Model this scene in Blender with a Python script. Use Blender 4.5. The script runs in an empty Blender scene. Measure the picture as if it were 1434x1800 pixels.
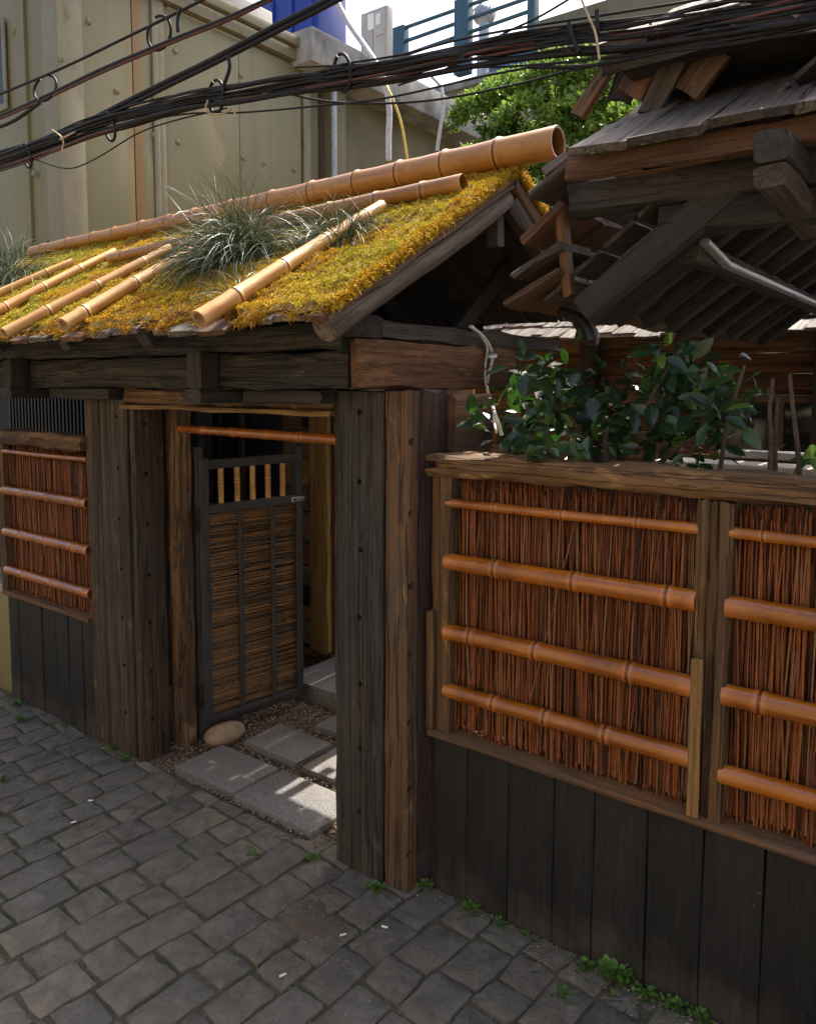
import bpy, bmesh, math, random
import numpy as np
from mathutils import Vector, Matrix

# ------------------------------------------------------------------ camera, world, sun, exposure
SC = bpy.context.scene
COL = SC.collection
RAD = math.radians
FPX, CX, CY = 1375.0, 717.0, 806.0
PITCH, YAW, ROLL, CAMH = RAD(5.3), RAD(52.6), RAD(0.25), 2.0
_f = Vector((-math.cos(YAW) * math.cos(PITCH), math.sin(YAW) * math.cos(PITCH), -math.sin(PITCH)))
_r = Vector((math.sin(YAW), math.cos(YAW), 0))
_u = _r.cross(_f)
_r2 = _r * math.cos(ROLL) + _u * math.sin(ROLL)
_u2 = -_r * math.sin(ROLL) + _u * math.cos(ROLL)
cam_d = bpy.data.cameras.new('camera')
cam = bpy.data.objects.new('camera', cam_d)
COL.objects.link(cam)
cam.matrix_world = Matrix(((_r2.x, _u2.x, -_f.x, 0), (_r2.y, _u2.y, -_f.y, 0), (_r2.z, _u2.z, -_f.z, CAMH), (0, 0, 0, 1)))
cam_d.sensor_fit = 'VERTICAL'
cam_d.sensor_height = 36.0
cam_d.lens = FPX / 1800.0 * 36.0
cam_d.shift_y = (CY - 900.0) / 1800.0
cam_d.clip_start = 0.05
cam_d.clip_end = 500.0
SC.camera = cam

SUN_EL, SUN_AZ = RAD(58), RAD(-4)           # azimuth measured from +Y towards +X
sd = Vector((math.cos(SUN_EL) * math.sin(SUN_AZ), math.cos(SUN_EL) * math.cos(SUN_AZ), math.sin(SUN_EL)))
world = bpy.data.worlds.new('World')
SC.world = world
world.use_nodes = True
wn = world.node_tree.nodes
wn.clear()
w_out = wn.new('ShaderNodeOutputWorld')
w_bg = wn.new('ShaderNodeBackground')
w_sky = wn.new('ShaderNodeTexSky')
w_sky.sky_type = 'NISHITA'
w_sky.sun_disc = False
w_sky.sun_elevation = SUN_EL
w_sky.sun_rotation = SUN_AZ
w_sky.air_density = 1.0
w_sky.dust_density = 6.0
w_sky.ozone_density = 0.6
w_bg.inputs['Strength'].default_value = 0.15
world.node_tree.links.new(w_sky.outputs[0], w_bg.inputs[0])
world.node_tree.links.new(w_bg.outputs[0], w_out.inputs[0])
sun_d = bpy.data.lights.new('sun', 'SUN')
sun_d.energy = 4.2
sun_d.angle = RAD(0.53)
sun_d.color = (1.0, 0.94, 0.84)
sun = bpy.data.objects.new('sun', sun_d)
COL.objects.link(sun)
sun.rotation_euler = sd.to_track_quat('Z', 'Y').to_euler()
SC.view_settings.view_transform = 'Standard'
SC.view_settings.look = 'None'
SC.view_settings.exposure = 1.33
SC.view_settings.gamma = 1.0
SC.view_settings.use_curve_mapping = False
SC.cycles.max_bounces = 8
SC.cycles.diffuse_bounces = 5
SC.cycles.transparent_max_bounces = 8

# ------------------------------------------------------------------ helpers
rnd = random.Random(7)
W = {}
C0 = Vector((0, 0, CAMH))


def _ray(x, y):
    return _f * FPX + _r2 * (x - CX) - _u2 * (y - CY)


def at_y(x, y, Y):
    d = _ray(x, y)
    return C0 + d * (Y / d.y)


def at_x(x, y, X):
    d = _ray(x, y)
    return C0 + d * (X / d.x)


def at_z(x, y, Z=0.0):
    d = _ray(x, y)
    return C0 + d * ((Z - CAMH) / d.z)


def proj(p):
    v = Vector(p) - C0
    z = v.dot(_f)
    return (CX + FPX * v.dot(_r2) / z, CY - FPX * v.dot(_u2) / z, z)


def tag(o, label=None, cat=None, group=None, kind=None):
    if label:
        o['label'] = label
    if cat:
        o['category'] = cat
    if group:
        o['group'] = group
    if kind:
        o['kind'] = kind
    return o


def root(name, label, cat, loc=(0, 0, 0), group=None):
    o = bpy.data.objects.new(name, None)
    o.empty_display_size = 0.1
    COL.objects.link(o)
    o.location = loc
    W[o.name] = Matrix.Translation(Vector(loc))
    return tag(o, label, cat, group)


def put(name, me, mat, parent=None, M=None, kind=None):
    o = bpy.data.objects.new(name, me)
    COL.objects.link(o)
    M = M or Matrix.Identity(4)
    if mat is not None and len(me.materials) == 0:
        me.materials.append(mat)
    if parent is not None:
        o.parent = parent
        o.matrix_parent_inverse = W[parent.name].inverted()
    o.matrix_basis = M
    W[o.name] = M.copy()
    if kind:
        o['kind'] = kind
    return o


def smooth(me, ang=35):
    me.shade_smooth()
    me.set_sharp_from_angle(angle=RAD(ang))


def mesh_np(name, verts, faces, tone=None, shade=True):
    """verts (n,3) float array, faces (m,3|4) int array, tone (n,) or (n,3) per vertex."""
    me = bpy.data.meshes.new(name)
    verts = np.ascontiguousarray(verts, dtype=np.float32)
    faces = np.ascontiguousarray(faces, dtype=np.int32)
    k = faces.shape[1]
    me.vertices.add(len(verts))
    me.vertices.foreach_set('co', verts.ravel())
    me.loops.add(faces.size)
    me.loops.foreach_set('vertex_index', faces.ravel())
    me.polygons.add(len(faces))
    me.polygons.foreach_set('loop_start', np.arange(0, faces.size, k, dtype=np.int32))
    if tone is not None:
        tone = np.asarray(tone, dtype=np.float32)
        a = me.attributes.new('tone', 'FLOAT', 'POINT')
        a.data.foreach_set('value', tone.ravel())
    me.update(calc_edges=True)
    me.validate()
    if shade:
        me.shade_smooth()
    return me


def mesh_py(name, verts, faces):
    me = bpy.data.meshes.new(name)
    me.from_pydata([tuple(v) for v in verts], [], faces)
    me.update()
    return me


def frame(p0, p1, up=(0, 0, 1)):
    p0, p1 = Vector(p0), Vector(p1)
    x = (p1 - p0).normalized()
    u = Vector(up)
    if abs(x.dot(u)) > 0.98:
        u = Vector((0, 1, 0))
    y = u.cross(x).normalized()
    z = x.cross(y)
    M = Matrix((x, y, z)).transposed().to_4x4()
    M.translation = p0
    return M, (p1 - p0).length


def timber_mesh(L, w, h, rough=0.003, ch=0.006, seed=0, step=0.12, wob=0.0):
    """hewn beam along local X from 0..L, chamfered, with wandering faces."""
    r = np.random.default_rng(seed)
    n = max(2, int(L / step) + 1)
    hw, hh = w / 2, h / 2
    ch = min(ch, hw * 0.45, hh * 0.45)
    prof = np.array([(-hw, -hh + ch), (-hw + ch, -hh), (0, -hh), (hw - ch, -hh), (hw, -hh + ch), (hw, 0), (hw, hh - ch), (hw - ch, hh), (0, hh), (-hw + ch, hh), (-hw, hh - ch), (-hw, 0)])
    k = len(prof)
    V = np.zeros((n, k, 3))
    xs = np.linspace(0, L, n)
    w1 = np.cumsum(r.normal(0, wob, n)) if wob else np.zeros(n)
    w2 = np.cumsum(r.normal(0, wob, n)) if wob else np.zeros(n)
    for i in range(n):
        V[i, :, 0] = xs[i] + (r.normal(0, rough * 1.5, k) if i in (0, n - 1) else 0)
        V[i, :, 1] = prof[:, 0] + r.normal(0, rough, k) + w1[i]
        V[i, :, 2] = prof[:, 1] + r.normal(0, rough, k) + w2[i]
    faces = []
    for i in range(n - 1):
        for j in range(k):
            a = i * k + j
            b = i * k + (j + 1) % k
            faces.append((a, a + k, b + k, b))
    faces.append(tuple(range(k)))
    faces.append(tuple((n - 1) * k + j for j in reversed(range(k))))
    me = mesh_py('timber', V.reshape(-1, 3), faces)
    smooth(me, 40)
    return me


_sd = [100]


def nseed():
    _sd[0] += 1
    return _sd[0]


def timber(name, p0, p1, w, h, mat, parent=None, rough=0.003, ch=0.006, up=(0, 0, 1), step=0.12, wob=0.0):
    M, L = frame(p0, p1, up)
    return put(name, timber_mesh(L, w, h, rough, ch, nseed(), step, wob), mat, parent, M)


def boxt(name, x0, x1, y0, y1, z0, z1, mat, parent=None, axis='z', rough=0.003, ch=0.006, step=0.12):
    """axis aligned timber whose grain runs along axis."""
    xc, yc, zc = (x0 + x1) / 2, (y0 + y1) / 2, (z0 + z1) / 2
    if axis == 'z':
        return timber(name, (xc, yc, z0), (xc, yc, z1), x1 - x0, y1 - y0, mat, parent, rough, ch, (0, 1, 0), step)
    if axis == 'x':
        return timber(name, (x0, yc, zc), (x1, yc, zc), y1 - y0, z1 - z0, mat, parent, rough, ch, (0, 0, 1), step)
    return timber(name, (xc, y0, zc), (xc, y1, zc), x1 - x0, z1 - z0, mat, parent, rough, ch, (0, 0, 1), step)


def slab_mesh(x0, x1, y0, y1, z0, z1, bev=0.01):
    bm = bmesh.new()
    bmesh.ops.create_cube(bm, size=1)
    for v in bm.verts:
        v.co = ((x0 if v.co.x < 0 else x1), (y0 if v.co.y < 0 else y1), (z0 if v.co.z < 0 else z1))
    if bev:
        bmesh.ops.bevel(bm, geom=list(bm.edges), offset=bev, segments=2, affect='EDGES', profile=0.6)
    me = bpy.data.meshes.new('slab')
    bm.to_mesh(me)
    bm.free()
    smooth(me, 40)
    return me


def slab(name, x0, x1, y0, y1, z0, z1, mat, parent=None, bev=0.01):
    return put(name, slab_mesh(x0, x1, y0, y1, z0, z1, bev), mat, parent)


def revolve(secs, k=16, caps=True):
    """secs: list of (x, r, tone). Lathe around local X."""
    n = len(secs)
    V, T = [], []
    for (x, r, t) in secs:
        for j in range(k):
            a = 2 * math.pi * j / k
            V.append((x, r * math.cos(a), r * math.sin(a)))
            T.append(t)
    F = []
    for i in range(n - 1):
        for j in range(k):
            a, b = i * k + j, i * k + (j + 1) % k
            F.append((a, b, b + k, a + k))
    if caps:
        F.append(tuple(reversed(range(k))))
        F.append(tuple((n - 1) * k + j for j in range(k)))
    return V, F, T


def bamboo_mesh(L, r0, r1, nodes, seed=0, hollow0=False, hollow1=True, bend=0.0):
    rr = random.Random(seed)
    rad = lambda x: r0 + (r1 - r0) * x / L
    secs = []
    if hollow0:
        secs += [(0.12, 0.0008, 1.0), (0.12, rad(0) * .82, 1.0), (0.002, rad(0) * .84, .6)]
    else:
        secs += [(0.004, rad(0) * .05, .85), (0.004, rad(0) * .55, .9), (0.0, rad(0) * .66, .75), (0.0, rad(0) * .8, .7)]
    secs.append((0, rad(0) * .97, .5))
    secs.append((0.006, rad(0), .3))
    pts = sorted(nodes)
    last = 0.006
    for x in pts:
        if x < 0.03 or x > L - 0.03:
            continue
        r = rad(x)
        m = (last + x) / 2
        secs.append((m, rad(m) * rr.uniform(.955, .985), 0))
        g = min(1.0, r / 0.03)
        secs += [(x - .020 * g - .004, r, 0.05), (x - .009 * g, r * 1.05, .35), (x - .004 * g, r * 1.075, .7), (x - 0.0008, r * .985, 1), (x + 0.0008, r * .985, 1), (x + .004 * g, r * 1.10, .75), (x + .010 * g, r * 1.05, .3), (x + .022 * g + .004, r, .05)]
        last = x
    secs.append(((last + L) / 2, rad((last + L) / 2) * .985, 0))
    secs.append((L - .006, rad(L), .3))
    secs.append((L, rad(L) * .97, .5))
    if hollow1:
        secs += [(L - .002, rad(L) * .84, .6), (L - .12, rad(L) * .82, 1.0), (L - .12, .0008, 1.0)]
    else:
        secs += [(L, rad(L) * .8, .7), (L, rad(L) * .66, .75), (L - .004, rad(L) * .55, .9), (L - .004, rad(L) * .05, .85)]
    V, F, T = revolve(secs, 18, True)
    ph = rr.uniform(0, 6)
    V = [(x, y + bend * math.sin(x / L * math.pi + 0.2) * math.cos(ph), z + bend * math.sin(x / L * math.pi) * math.sin(ph)) for (x, y, z) in V]
    me = mesh_py('bamboo', V, F)
    a = me.attributes.new('tone', 'FLOAT', 'POINT')
    a.data.foreach_set('value', T)
    smooth(me, 50)
    return me


def bamboo(name, p0, p1, r0, r1, spacing, mat, parent=None, nodes=None, hollow0=False, hollow1=False, bend=0.004):
    M, L = frame(p0, p1)
    s = nseed()
    rr = random.Random(s)
    if nodes is None:
        nodes, x = [], rr.uniform(.4, .9) * spacing
        while x < L:
            nodes.append(x)
            x += spacing * rr.uniform(.85, 1.15)
    return put(name, bamboo_mesh(L, r0, r1, nodes, s, hollow0, hollow1, bend), mat, parent, M)


def spline(pts, n=12):
    P = [Vector(p) for p in pts]
    P = [P[0] * 2 - P[1]] + P + [P[-1] * 2 - P[-2]]
    out = []
    for i in range(1, len(P) - 2):
        for k in range(n):
            t = k / n
            a, b, c, d = P[i - 1], P[i], P[i + 1], P[i + 2]
            out.append(0.5 * ((2 * b) + (c - a) * t + (2 * a - 5 * b + 4 * c - d) * t * t + (3 * b - a - 3 * c + d) * t ** 3))
    out.append(P[-2])
    return out


def tube_mesh(pts, r, k=8, taper=None, tones=None):
    pts = [Vector(p) for p in pts]
    n = len(pts)
    V, F = [], []
    prev = None
    for i in range(n):
        t = (pts[min(i + 1, n - 1)] - pts[max(i - 1, 0)]).normalized()
        if prev is None:
            a = t.orthogonal().normalized()
        else:
            a = (prev - t * prev.dot(t)).normalized()
        prev = a
        b = t.cross(a)
        rr = r if taper is None else r + (taper - r) * i / (n - 1)
        for j in range(k):
            g = 2 * math.pi * j / k
            V.append(pts[i] + a * (rr * math.cos(g)) + b * (rr * math.sin(g)))
    for i in range(n - 1):
        for j in range(k):
            p, q = i * k + j, i * k + (j + 1) % k
            F.append((p, q, q + k, p + k))
    F.append(tuple(reversed(range(k))))
    F.append(tuple((n - 1) * k + j for j in range(k)))
    me = mesh_py('tube', V, F)
    smooth(me, 60)
    return me


def tube(name, pts, r, mat, parent=None, n=10, k=8, taper=None):
    return put(name, tube_mesh(spline(pts, n) if n else pts, r, k, taper), mat, parent)


def sticks_mesh(S, E, r, bend, seed, k=5, n=6):
    """many thin twigs from S to E (numpy (m,3)); one mesh with tone per twig."""
    g = np.random.default_rng(seed)
    m = len(S)
    t = np.linspace(0, 1, n)[None, :, None]
    D = E - S
    Ln = np.linalg.norm(D, axis=1, keepdims=True)
    d = D / Ln
    ref = np.tile(np.array([[0.31, 0.9, 0.3]]), (m, 1))
    a = np.cross(d, ref)
    a /= np.linalg.norm(a, axis=1, keepdims=True)
    b = np.cross(d, a)
    ph = g.uniform(0, 6.28, (m, 1, 1))
    am = g.normal(0, bend, (m, 1, 1))
    am2 = g.normal(0, bend * .5, (m, 1, 1))
    P = S[:, None, :] + D[:, None, :] * t
    P = P + (a[:, None, :] * np.cos(ph) + b[:, None, :] * np.sin(ph)) * (am * np.sin(t * np.pi) + am2 * np.sin(t * 2 * np.pi + ph))
    rad = r[:, None] * (1 - .35 * np.linspace(0, 1, n))[None, :]
    rad = rad * g.uniform(.9, 1.1, rad.shape)
    an = np.arange(k) * 2 * np.pi / k
    ring = a[:, None, None, :] * np.cos(an)[None, None, :, None] + b[:, None, None, :] * np.sin(an)[None, None, :, None]
    V = P[:, :, None, :] + ring * rad[:, :, None, None]
    V = V.reshape(-1, 3)
    base = (np.arange(m) * n * k)[:, None, None]
    i = (np.arange(n - 1) * k)[None, :, None]
    j = np.arange(k)[None, None, :]
    j2 = (j + 1) % k
    F = np.stack([base + i + j, base + i + j2, base + i + k + j2, base + i + k + j], axis=-1).reshape(-1, 4)
    # end caps (top fan as quads)
    c1 = base[:, 0, 0] + (n - 1) * k
    cap = np.stack([c1, c1 + 1, c1 + 2, c1 + 3], axis=-1)
    cap2 = np.stack([c1, c1 + 3, c1 + 4, c1 + 4], axis=-1)
    F = np.concatenate([F, cap])
    tone = np.repeat(g.uniform(0, 1, m), n * k)
    return mesh_np('twigs', V, F, tone)


def ribbons_mesh(B, D0, Ln, wd, curl, seed, n=5, droop=None, tone=None, fold=0.0):
    """m ribbons starting at B, heading D0, length Ln, width wd, bending by curl towards random dir (+droop down)."""
    g = np.random.default_rng(seed)
    m = len(B)
    D = D0 / np.linalg.norm(D0, axis=1, keepdims=True)
    side = np.cross(D, g.normal(size=(m, 3)))
    side /= np.linalg.norm(side, axis=1, keepdims=True)
    cd = g.normal(size=(m, 3))
    cd -= D * (cd * D).sum(1, keepdims=True)
    cd /= np.linalg.norm(cd, axis=1, keepdims=True)
    P = B.copy()
    rows = []
    for i in range(n):
        t = i / (n - 1)
        wv = wd * (1 - t) ** 0.6 if i < n - 1 else wd * 0.02
        rows.append(np.stack([P - side * wv[:, None] / 2, P + side * wv[:, None] / 2], axis=1))
        D = D + cd * (curl / n)[:, None]
        if droop is not None:
            D = D + np.array([[0, 0, -1.0]]) * (droop / n)[:, None]
        D /= np.linalg.norm(D, axis=1, keepdims=True)
        P = P + D * (Ln / (n - 1))[:, None]
        s2 = side - D * (side * D).sum(1, keepdims=True)
        side = s2 / np.maximum(np.linalg.norm(s2, axis=1, keepdims=True), 1e-6)
    V = np.stack(rows, axis=1).reshape(-1, 3)
    base = (np.arange(m) * n * 2)[:, None]
    i = (np.arange(n - 1) * 2)[None, :]
    F = np.stack([base + i, base + i + 1, base + i + 3, base + i + 2], axis=-1).reshape(-1, 4)
    tn = np.repeat(tone if tone is not None else g.uniform(0, 1, m), n * 2)
    return mesh_np('ribbons', V, F, tn)


def vnoise(P, scale, seed=0):
    """cheap smooth noise 0..1 for numpy points."""
    g = np.random.default_rng(seed)
    out = np.zeros(len(P))
    for i in range(6):
        k = g.normal(size=3) * scale * (1 + .5 * i)
        out += np.sin(P @ k + g.uniform(0, 6.28)) / (1 + .35 * i)
    return 0.5 + 0.5 * np.tanh(out * .6)


# ------------------------------------------------------------------ materials
def newmat(name):
    m = bpy.data.materials.new(name)
    m.use_nodes = True
    nt = m.node_tree
    nt.nodes.clear()
    out = nt.nodes.new('ShaderNodeOutputMaterial')
    b = nt.nodes.new('ShaderNodeBsdfPrincipled')
    nt.links.new(b.outputs[0], out.inputs[0])
    return m, nt, b


class NB:
    def __init__(s, nt):
        s.nt = nt

    def n(s, typ, **kw):
        x = s.nt.nodes.new(typ)
        for k, v in kw.items():
            setattr(x, k, v)
        return x

    def link(s, a, b):
        s.nt.links.new(a, b)

    def coords(s, scale, rand=True, space='Object'):
        tc = s.n('ShaderNodeTexCoord')
        src = tc.outputs[space]
        if rand:
            oi = s.n('ShaderNodeObjectInfo')
            mul = s.n('ShaderNodeMath', operation='MULTIPLY')
            s.link(oi.outputs['Random'], mul.inputs[0])
            mul.inputs[1].default_value = 57.0
            ad = s.n('ShaderNodeVectorMath', operation='ADD')
            s.link(src, ad.inputs[0])
            s.link(mul.outputs[0], ad.inputs[1])
            src = ad.outputs[0]
        mp = s.n('ShaderNodeMapping')
        mp.inputs['Scale'].default_value = scale
        s.link(src, mp.inputs['Vector'])
        return mp.outputs[0]

    def noise(s, vec, scale=1, detail=5, rough=.6, dist=0.0):
        x = s.n('ShaderNodeTexNoise')
        s.link(vec, x.inputs['Vector'])
        x.inputs['Scale'].default_value = scale
        x.inputs['Detail'].default_value = detail
        x.inputs['Roughness'].default_value = rough
        x.inputs['Distortion'].default_value = dist
        return x.outputs['Fac']

    def ramp(s, fac, stops):
        x = s.n('ShaderNodeValToRGB')
        cr = x.color_ramp
        while len(cr.elements) > 1:
            cr.elements.remove(cr.elements[-1])
        for i, (p, c) in enumerate(stops):
            e = cr.elements[0] if i == 0 else cr.elements.new(p)
            e.position = p
            e.color = (c[0], c[1], c[2], 1) if not isinstance(c, (int, float)) else (c, c, c, 1)
        s.link(fac, x.inputs[0])
        return x.outputs[0]

    def mix(s, fac, a, b, mode='MIX'):
        x = s.n('ShaderNodeMix', data_type='RGBA', blend_type=mode)
        for i, v in ((0, fac), (6, a), (7, b)):
            if isinstance(v, (int, float)):
                x.inputs[i].default_value = v
            elif isinstance(v, tuple):
                x.inputs[i].default_value = (v[0], v[1], v[2], 1)
            else:
                s.link(v, x.inputs[i])
        return x.outputs[2]

    def math(s, op, a, b=0.5):
        x = s.n('ShaderNodeMath', operation=op)
        for i, v in ((0, a), (1, b)):
            if isinstance(v, (int, float)):
                x.inputs[i].default_value = v
            else:
                s.link(v, x.inputs[i])
        return x.outputs[0]

    def bump(s, h, strength, dist, bsdf):
        x = s.n('ShaderNodeBump')
        x.inputs['Strength'].default_value = strength
        x.inputs['Distance'].default_value = dist
        s.link(h, x.inputs['Height'])
        s.link(x.outputs[0], bsdf.inputs['Normal'])


def wood(name, light, dark, patch=None, pamt=0.5, rough=.75, bump=.6, crack=.5, gs=1.0, wear=None, vary=.35, speck=None):
    m, nt, b = newmat(name)
    q = NB(nt)
    g1 = q.noise(q.coords((1.1 * gs, 16 * gs, 16 * gs)), 1, 7, .65, .7)
    c = q.ramp(g1, [(.30, dark), (.52, tuple((a + d) / 2 for a, d in zip(light, dark))), (.72, light)])
    fine = q.noise(q.coords((5 * gs, 150 * gs, 150 * gs)), 1, 4, .7)
    c = q.mix(.55, c, q.ramp(fine, [(.30, .38), (.65, 1.15)]), 'MULTIPLY')
    if patch:
        pn = q.noise(q.coords((1.6, 5, 5)), 1, 5, .62, .4)
        c = q.mix(q.math('MULTIPLY', q.ramp(pn, [(.45, 0), (.62, 1)]), pamt), c, patch)
    if wear:
        wn_ = q.noise(q.coords((3.5, 13, 13)), 1, 6, .7, .8)
        c = q.mix(q.ramp(wn_, [(.58, 0), (.70, .75)]), c, wear)
    if speck:
        sp = q.noise(q.coords((60, 60, 60)), 1, 3, .7)
        sp2 = q.noise(q.coords((5, 7, 7)), 1, 4, .6)
        c = q.mix(q.math('MULTIPLY', q.ramp(sp, [(.66, 0), (.71, .8)]), q.ramp(sp2, [(.45, 0), (.65, 1)])), c, speck)
        sc_ = q.noise(q.coords((1.3, 9, 9)), 1, 6, .7, 1.0)
        c = q.mix(q.ramp(sc_, [(.60, 0), (.75, .5)]), c, (.055, .047, .038))
        tcx = q.n('ShaderNodeTexCoord')
        sxx = q.n('ShaderNodeSeparateXYZ')
        q.link(tcx.outputs['Object'], sxx.inputs[0])
        hgt = q.math('ADD', sxx.outputs['X'], q.math('MULTIPLY', q.math('SUBTRACT', sp2, .5), .5))
        c = q.mix(q.ramp(hgt, [(.02, .6), (.18, 0)]), c, (.070, .060, .048))
    ck = q.noise(q.coords((.55 * gs, 34 * gs, 34 * gs)), 1, 4, .55, .25)
    cl = q.ramp(ck, [(.475, 1), (.5, 0), (.525, 1)])
    cl2 = q.mix(crack, (1, 1, 1), cl)
    c = q.mix(crack, c, q.mix(1.0, c, q.ramp(ck, [(.47, 1), (.495, .18), (.505, .18), (.53, 1)]), 'MULTIPLY'))
    oi = q.n('ShaderNodeObjectInfo')
    hsv = q.n('ShaderNodeHueSaturation')
    q.link(c, hsv.inputs['Color'])
    q.link(q.math('ADD', q.math('MULTIPLY', oi.outputs['Random'], vary), 1 - vary / 2), hsv.inputs['Value'])
    q.link(hsv.outputs[0], b.inputs['Base Color'])
    q.link(q.ramp(g1, [(.3, min(1, rough + .1)), (.7, rough - .1)]), b.inputs['Roughness'])
    b.inputs['Specular IOR Level'].default_value = .35
    h = q.math('ADD', q.math('MULTIPLY', g1, .8), q.math('ADD', q.math('MULTIPLY', fine, .25), q.math('MULTIPLY', cl2, .5)))
    q.bump(h, bump, .012, b)
    return m


def simple(name, col, rough=.6, metal=0.0, vary=.15, nscale=8, bump=0.2, bdist=.004, stops=None, spec=.5):
    m, nt, b = newmat(name)
    q = NB(nt)
    nn = q.noise(q.coords((nscale,) * 3), 1, 6, .65)
    lo = tuple(x * (1 - vary * 1.6) for x in col)
    hi = tuple(min(1, x * (1 + vary)) for x in col)
    q.link(q.ramp(nn, [(.3, lo), (.7, hi)]), b.inputs['Base Color'])
    b.inputs['Roughness'].default_value = rough
    b.inputs['Metallic'].default_value = metal
    b.inputs['Specular IOR Level'].default_value = spec
    if bump:
        q.bump(q.noise(q.coords((nscale * 4,) * 3), 1, 5, .7), bump, bdist, b)
    return m


def toned(name, stops, rough=.6, spec=.4, trans=0.0, nscale=25, namt=.35, coat=0.0):
    """colour from per-vertex 'tone' attribute through a ramp, with grain noise."""
    m, nt, b = newmat(name)
    q = NB(nt)
    at = q.n('ShaderNodeAttribute', attribute_name='tone')
    c = q.ramp(at.outputs['Fac'], stops)
    nn = q.noise(q.coords((nscale,) * 3, rand=False), 1, 4, .6)
    c = q.mix(namt, c, q.ramp(nn, [(.3, .35), (.7, 1.25)]), 'MULTIPLY')
    q.link(c, b.inputs['Base Color'])
    b.inputs['Roughness'].default_value = rough
    b.inputs['Specular IOR Level'].default_value = spec
    b.inputs['Coat Weight'].default_value = coat
    if trans:
        tr = q.n('ShaderNodeBsdfTranslucent')
        q.link(c, tr.inputs[0])
        mx = q.n('ShaderNodeMixShader')
        mx.inputs[0].default_value = trans
        q.link(b.outputs[0], mx.inputs[1])
        q.link(tr.outputs[0], mx.inputs[2])
        q.link(mx.outputs[0], nt.nodes['Material Output'].inputs[0])
    return m


def bamboo_mat(name, base, dark, node, rough=.32, coat=.35, weather=None):
    m, nt, b = newmat(name)
    q = NB(nt)
    n1 = q.noise(q.coords((1.2, 34, 34)), 1, 6, .7, .3)
    c = q.ramp(n1, [(.28, dark), (.55, base), (.8, tuple(min(1, x * 1.5) for x in base))])
    n2 = q.noise(q.coords((4.5, 5, 5)), 1, 5, .65, .5)
    c = q.mix(q.math('MULTIPLY', q.ramp(n2, [(.46, 0), (.64, 1)]), .75), c, weather or dark)
    oi = q.n('ShaderNodeObjectInfo')
    hsv = q.n('ShaderNodeHueSaturation')
    q.link(q.math('ADD', q.math('MULTIPLY', oi.outputs['Random'], .3), .85), hsv.inputs['Value'])
    q.link(c, hsv.inputs['Color'])
    at = q.n('ShaderNodeAttribute', attribute_name='tone')
    pale = tuple(min(1, x * 1.35 + .04) for x in base)
    c = q.mix(q.ramp(at.outputs['Fac'], [(.08, 0), (.35, .65), (.55, .1)]), hsv.outputs[0], pale)
    c = q.mix(q.ramp(at.outputs['Fac'], [(.5, 0), (.8, .9)]), c, node)
    n6 = q.noise(q.coords((9, 40, 40)), 1, 6, .75, 1.0)
    c = q.mix(q.ramp(n6, [(.60, 0), (.72, .55)]), c, tuple(x * .45 for x in dark))
    q.link(c, b.inputs['Base Color'])
    q.link(q.ramp(n2, [(.3, rough), (.75, rough + .25)]), b.inputs['Roughness'])
    b.inputs['Coat Weight'].default_value = coat
    b.inputs['Coat Roughness'].default_value = .18
    b.inputs['Specular IOR Level'].default_value = .5
    n5 = q.noise(q.coords((14, 60, 60)), 1, 5, .75, .5)
    q.bump(q.math('ADD', n1, n5), .3, .004, b)
    return m


M_dark = wood('dark_sleeper', (.084, .066, .047), (.025, .021, .018), (.025, .026, .027), .85, .78, .8, .85, wear=(.15, .11, .07))
M_brown = wood('brown_sleeper', (.235, .122, .052), (.070, .036, .017), (.07, .055, .042), .6, .74, .8, .85, wear=(.30, .20, .10))
M_brown2 = wood('umber_sleeper', (.150, .088, .046), (.046, .028, .016), (.045, .038, .031), .6, .76, .8, .85, wear=(.22, .14, .08))
M_dark2 = wood('ashen_sleeper', (.125, .090, .056), (.036, .027, .019), (.040, .036, .032), .7, .78, .8, .85, wear=(.20, .14, .085))
M_red = wood('red_sleeper', (.21, .090, .042), (.070, .030, .016), (.05, .035, .028), .6, .78, .8, .55, wear=(.26, .15, .085))
M_purple = wood('purplish_sleeper', (.075, .036, .028), (.024, .014, .013), (.03, .024, .024), .6, .8, .7, .5, wear=(.11, .07, .05))
M_tie = wood('scarred_tie_beam', (.27, .118, .048), (.095, .042, .020), (.06, .04, .03), .5, .8, 1.0, .4, gs=1.6, wear=(.33, .19, .10))
M_gold = wood('golden_timber', (.42, .24, .080), (.17, .088, .030), (.12, .08, .04), .4, .65, .5, .4)
M_honey = wood('honey_timber', (.62, .38, .13), (.32, .17, .055), (.26, .15, .06), .4, .65, .6, .4)
M_tan = wood('tan_block', (.46, .31, .17), (.20, .125, .07), (.16, .12, .08), .5, .75, .7, .5)
M_rail = wood('weathered_rail', (.27, .145, .055), (.062, .032, .014), (.060, .043, .029), .6, .72, .9, .6, gs=.8, wear=(.36, .22, .09))
M_black = wood('black_stained_board', (.0205, .0205, .0212), (.011, .0115, .012), (.016, .0165, .017), .5, .55, .45, .3, vary=.4, speck=(.16, .13, .10))
M_grey = wood('grey_timber', (.135, .100, .072), (.042, .032, .025), (.05, .045, .042), .6, .8, .7, .5)
M_nearblack = wood('near_black_board', (.026, .024, .024), (.011, .011, .012), None, .5, .85, .5, .4)  # near-black colour of the gable infill boards
M_logwood = wood('grey_log', (.22, .165, .115), (.085, .062, .044), (.10, .085, .07), .5, .8, .6, .6)
M_char = wood('charred_timber', (.062, .050, .040), (.020, .0175, .016), (.022, .023, .026), .6, .8, .6, .5)
M_char2 = wood('smoked_beam', (.090, .070, .052), (.028, .023, .019), (.03, .03, .03), .6, .8, .7, .5)
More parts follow.
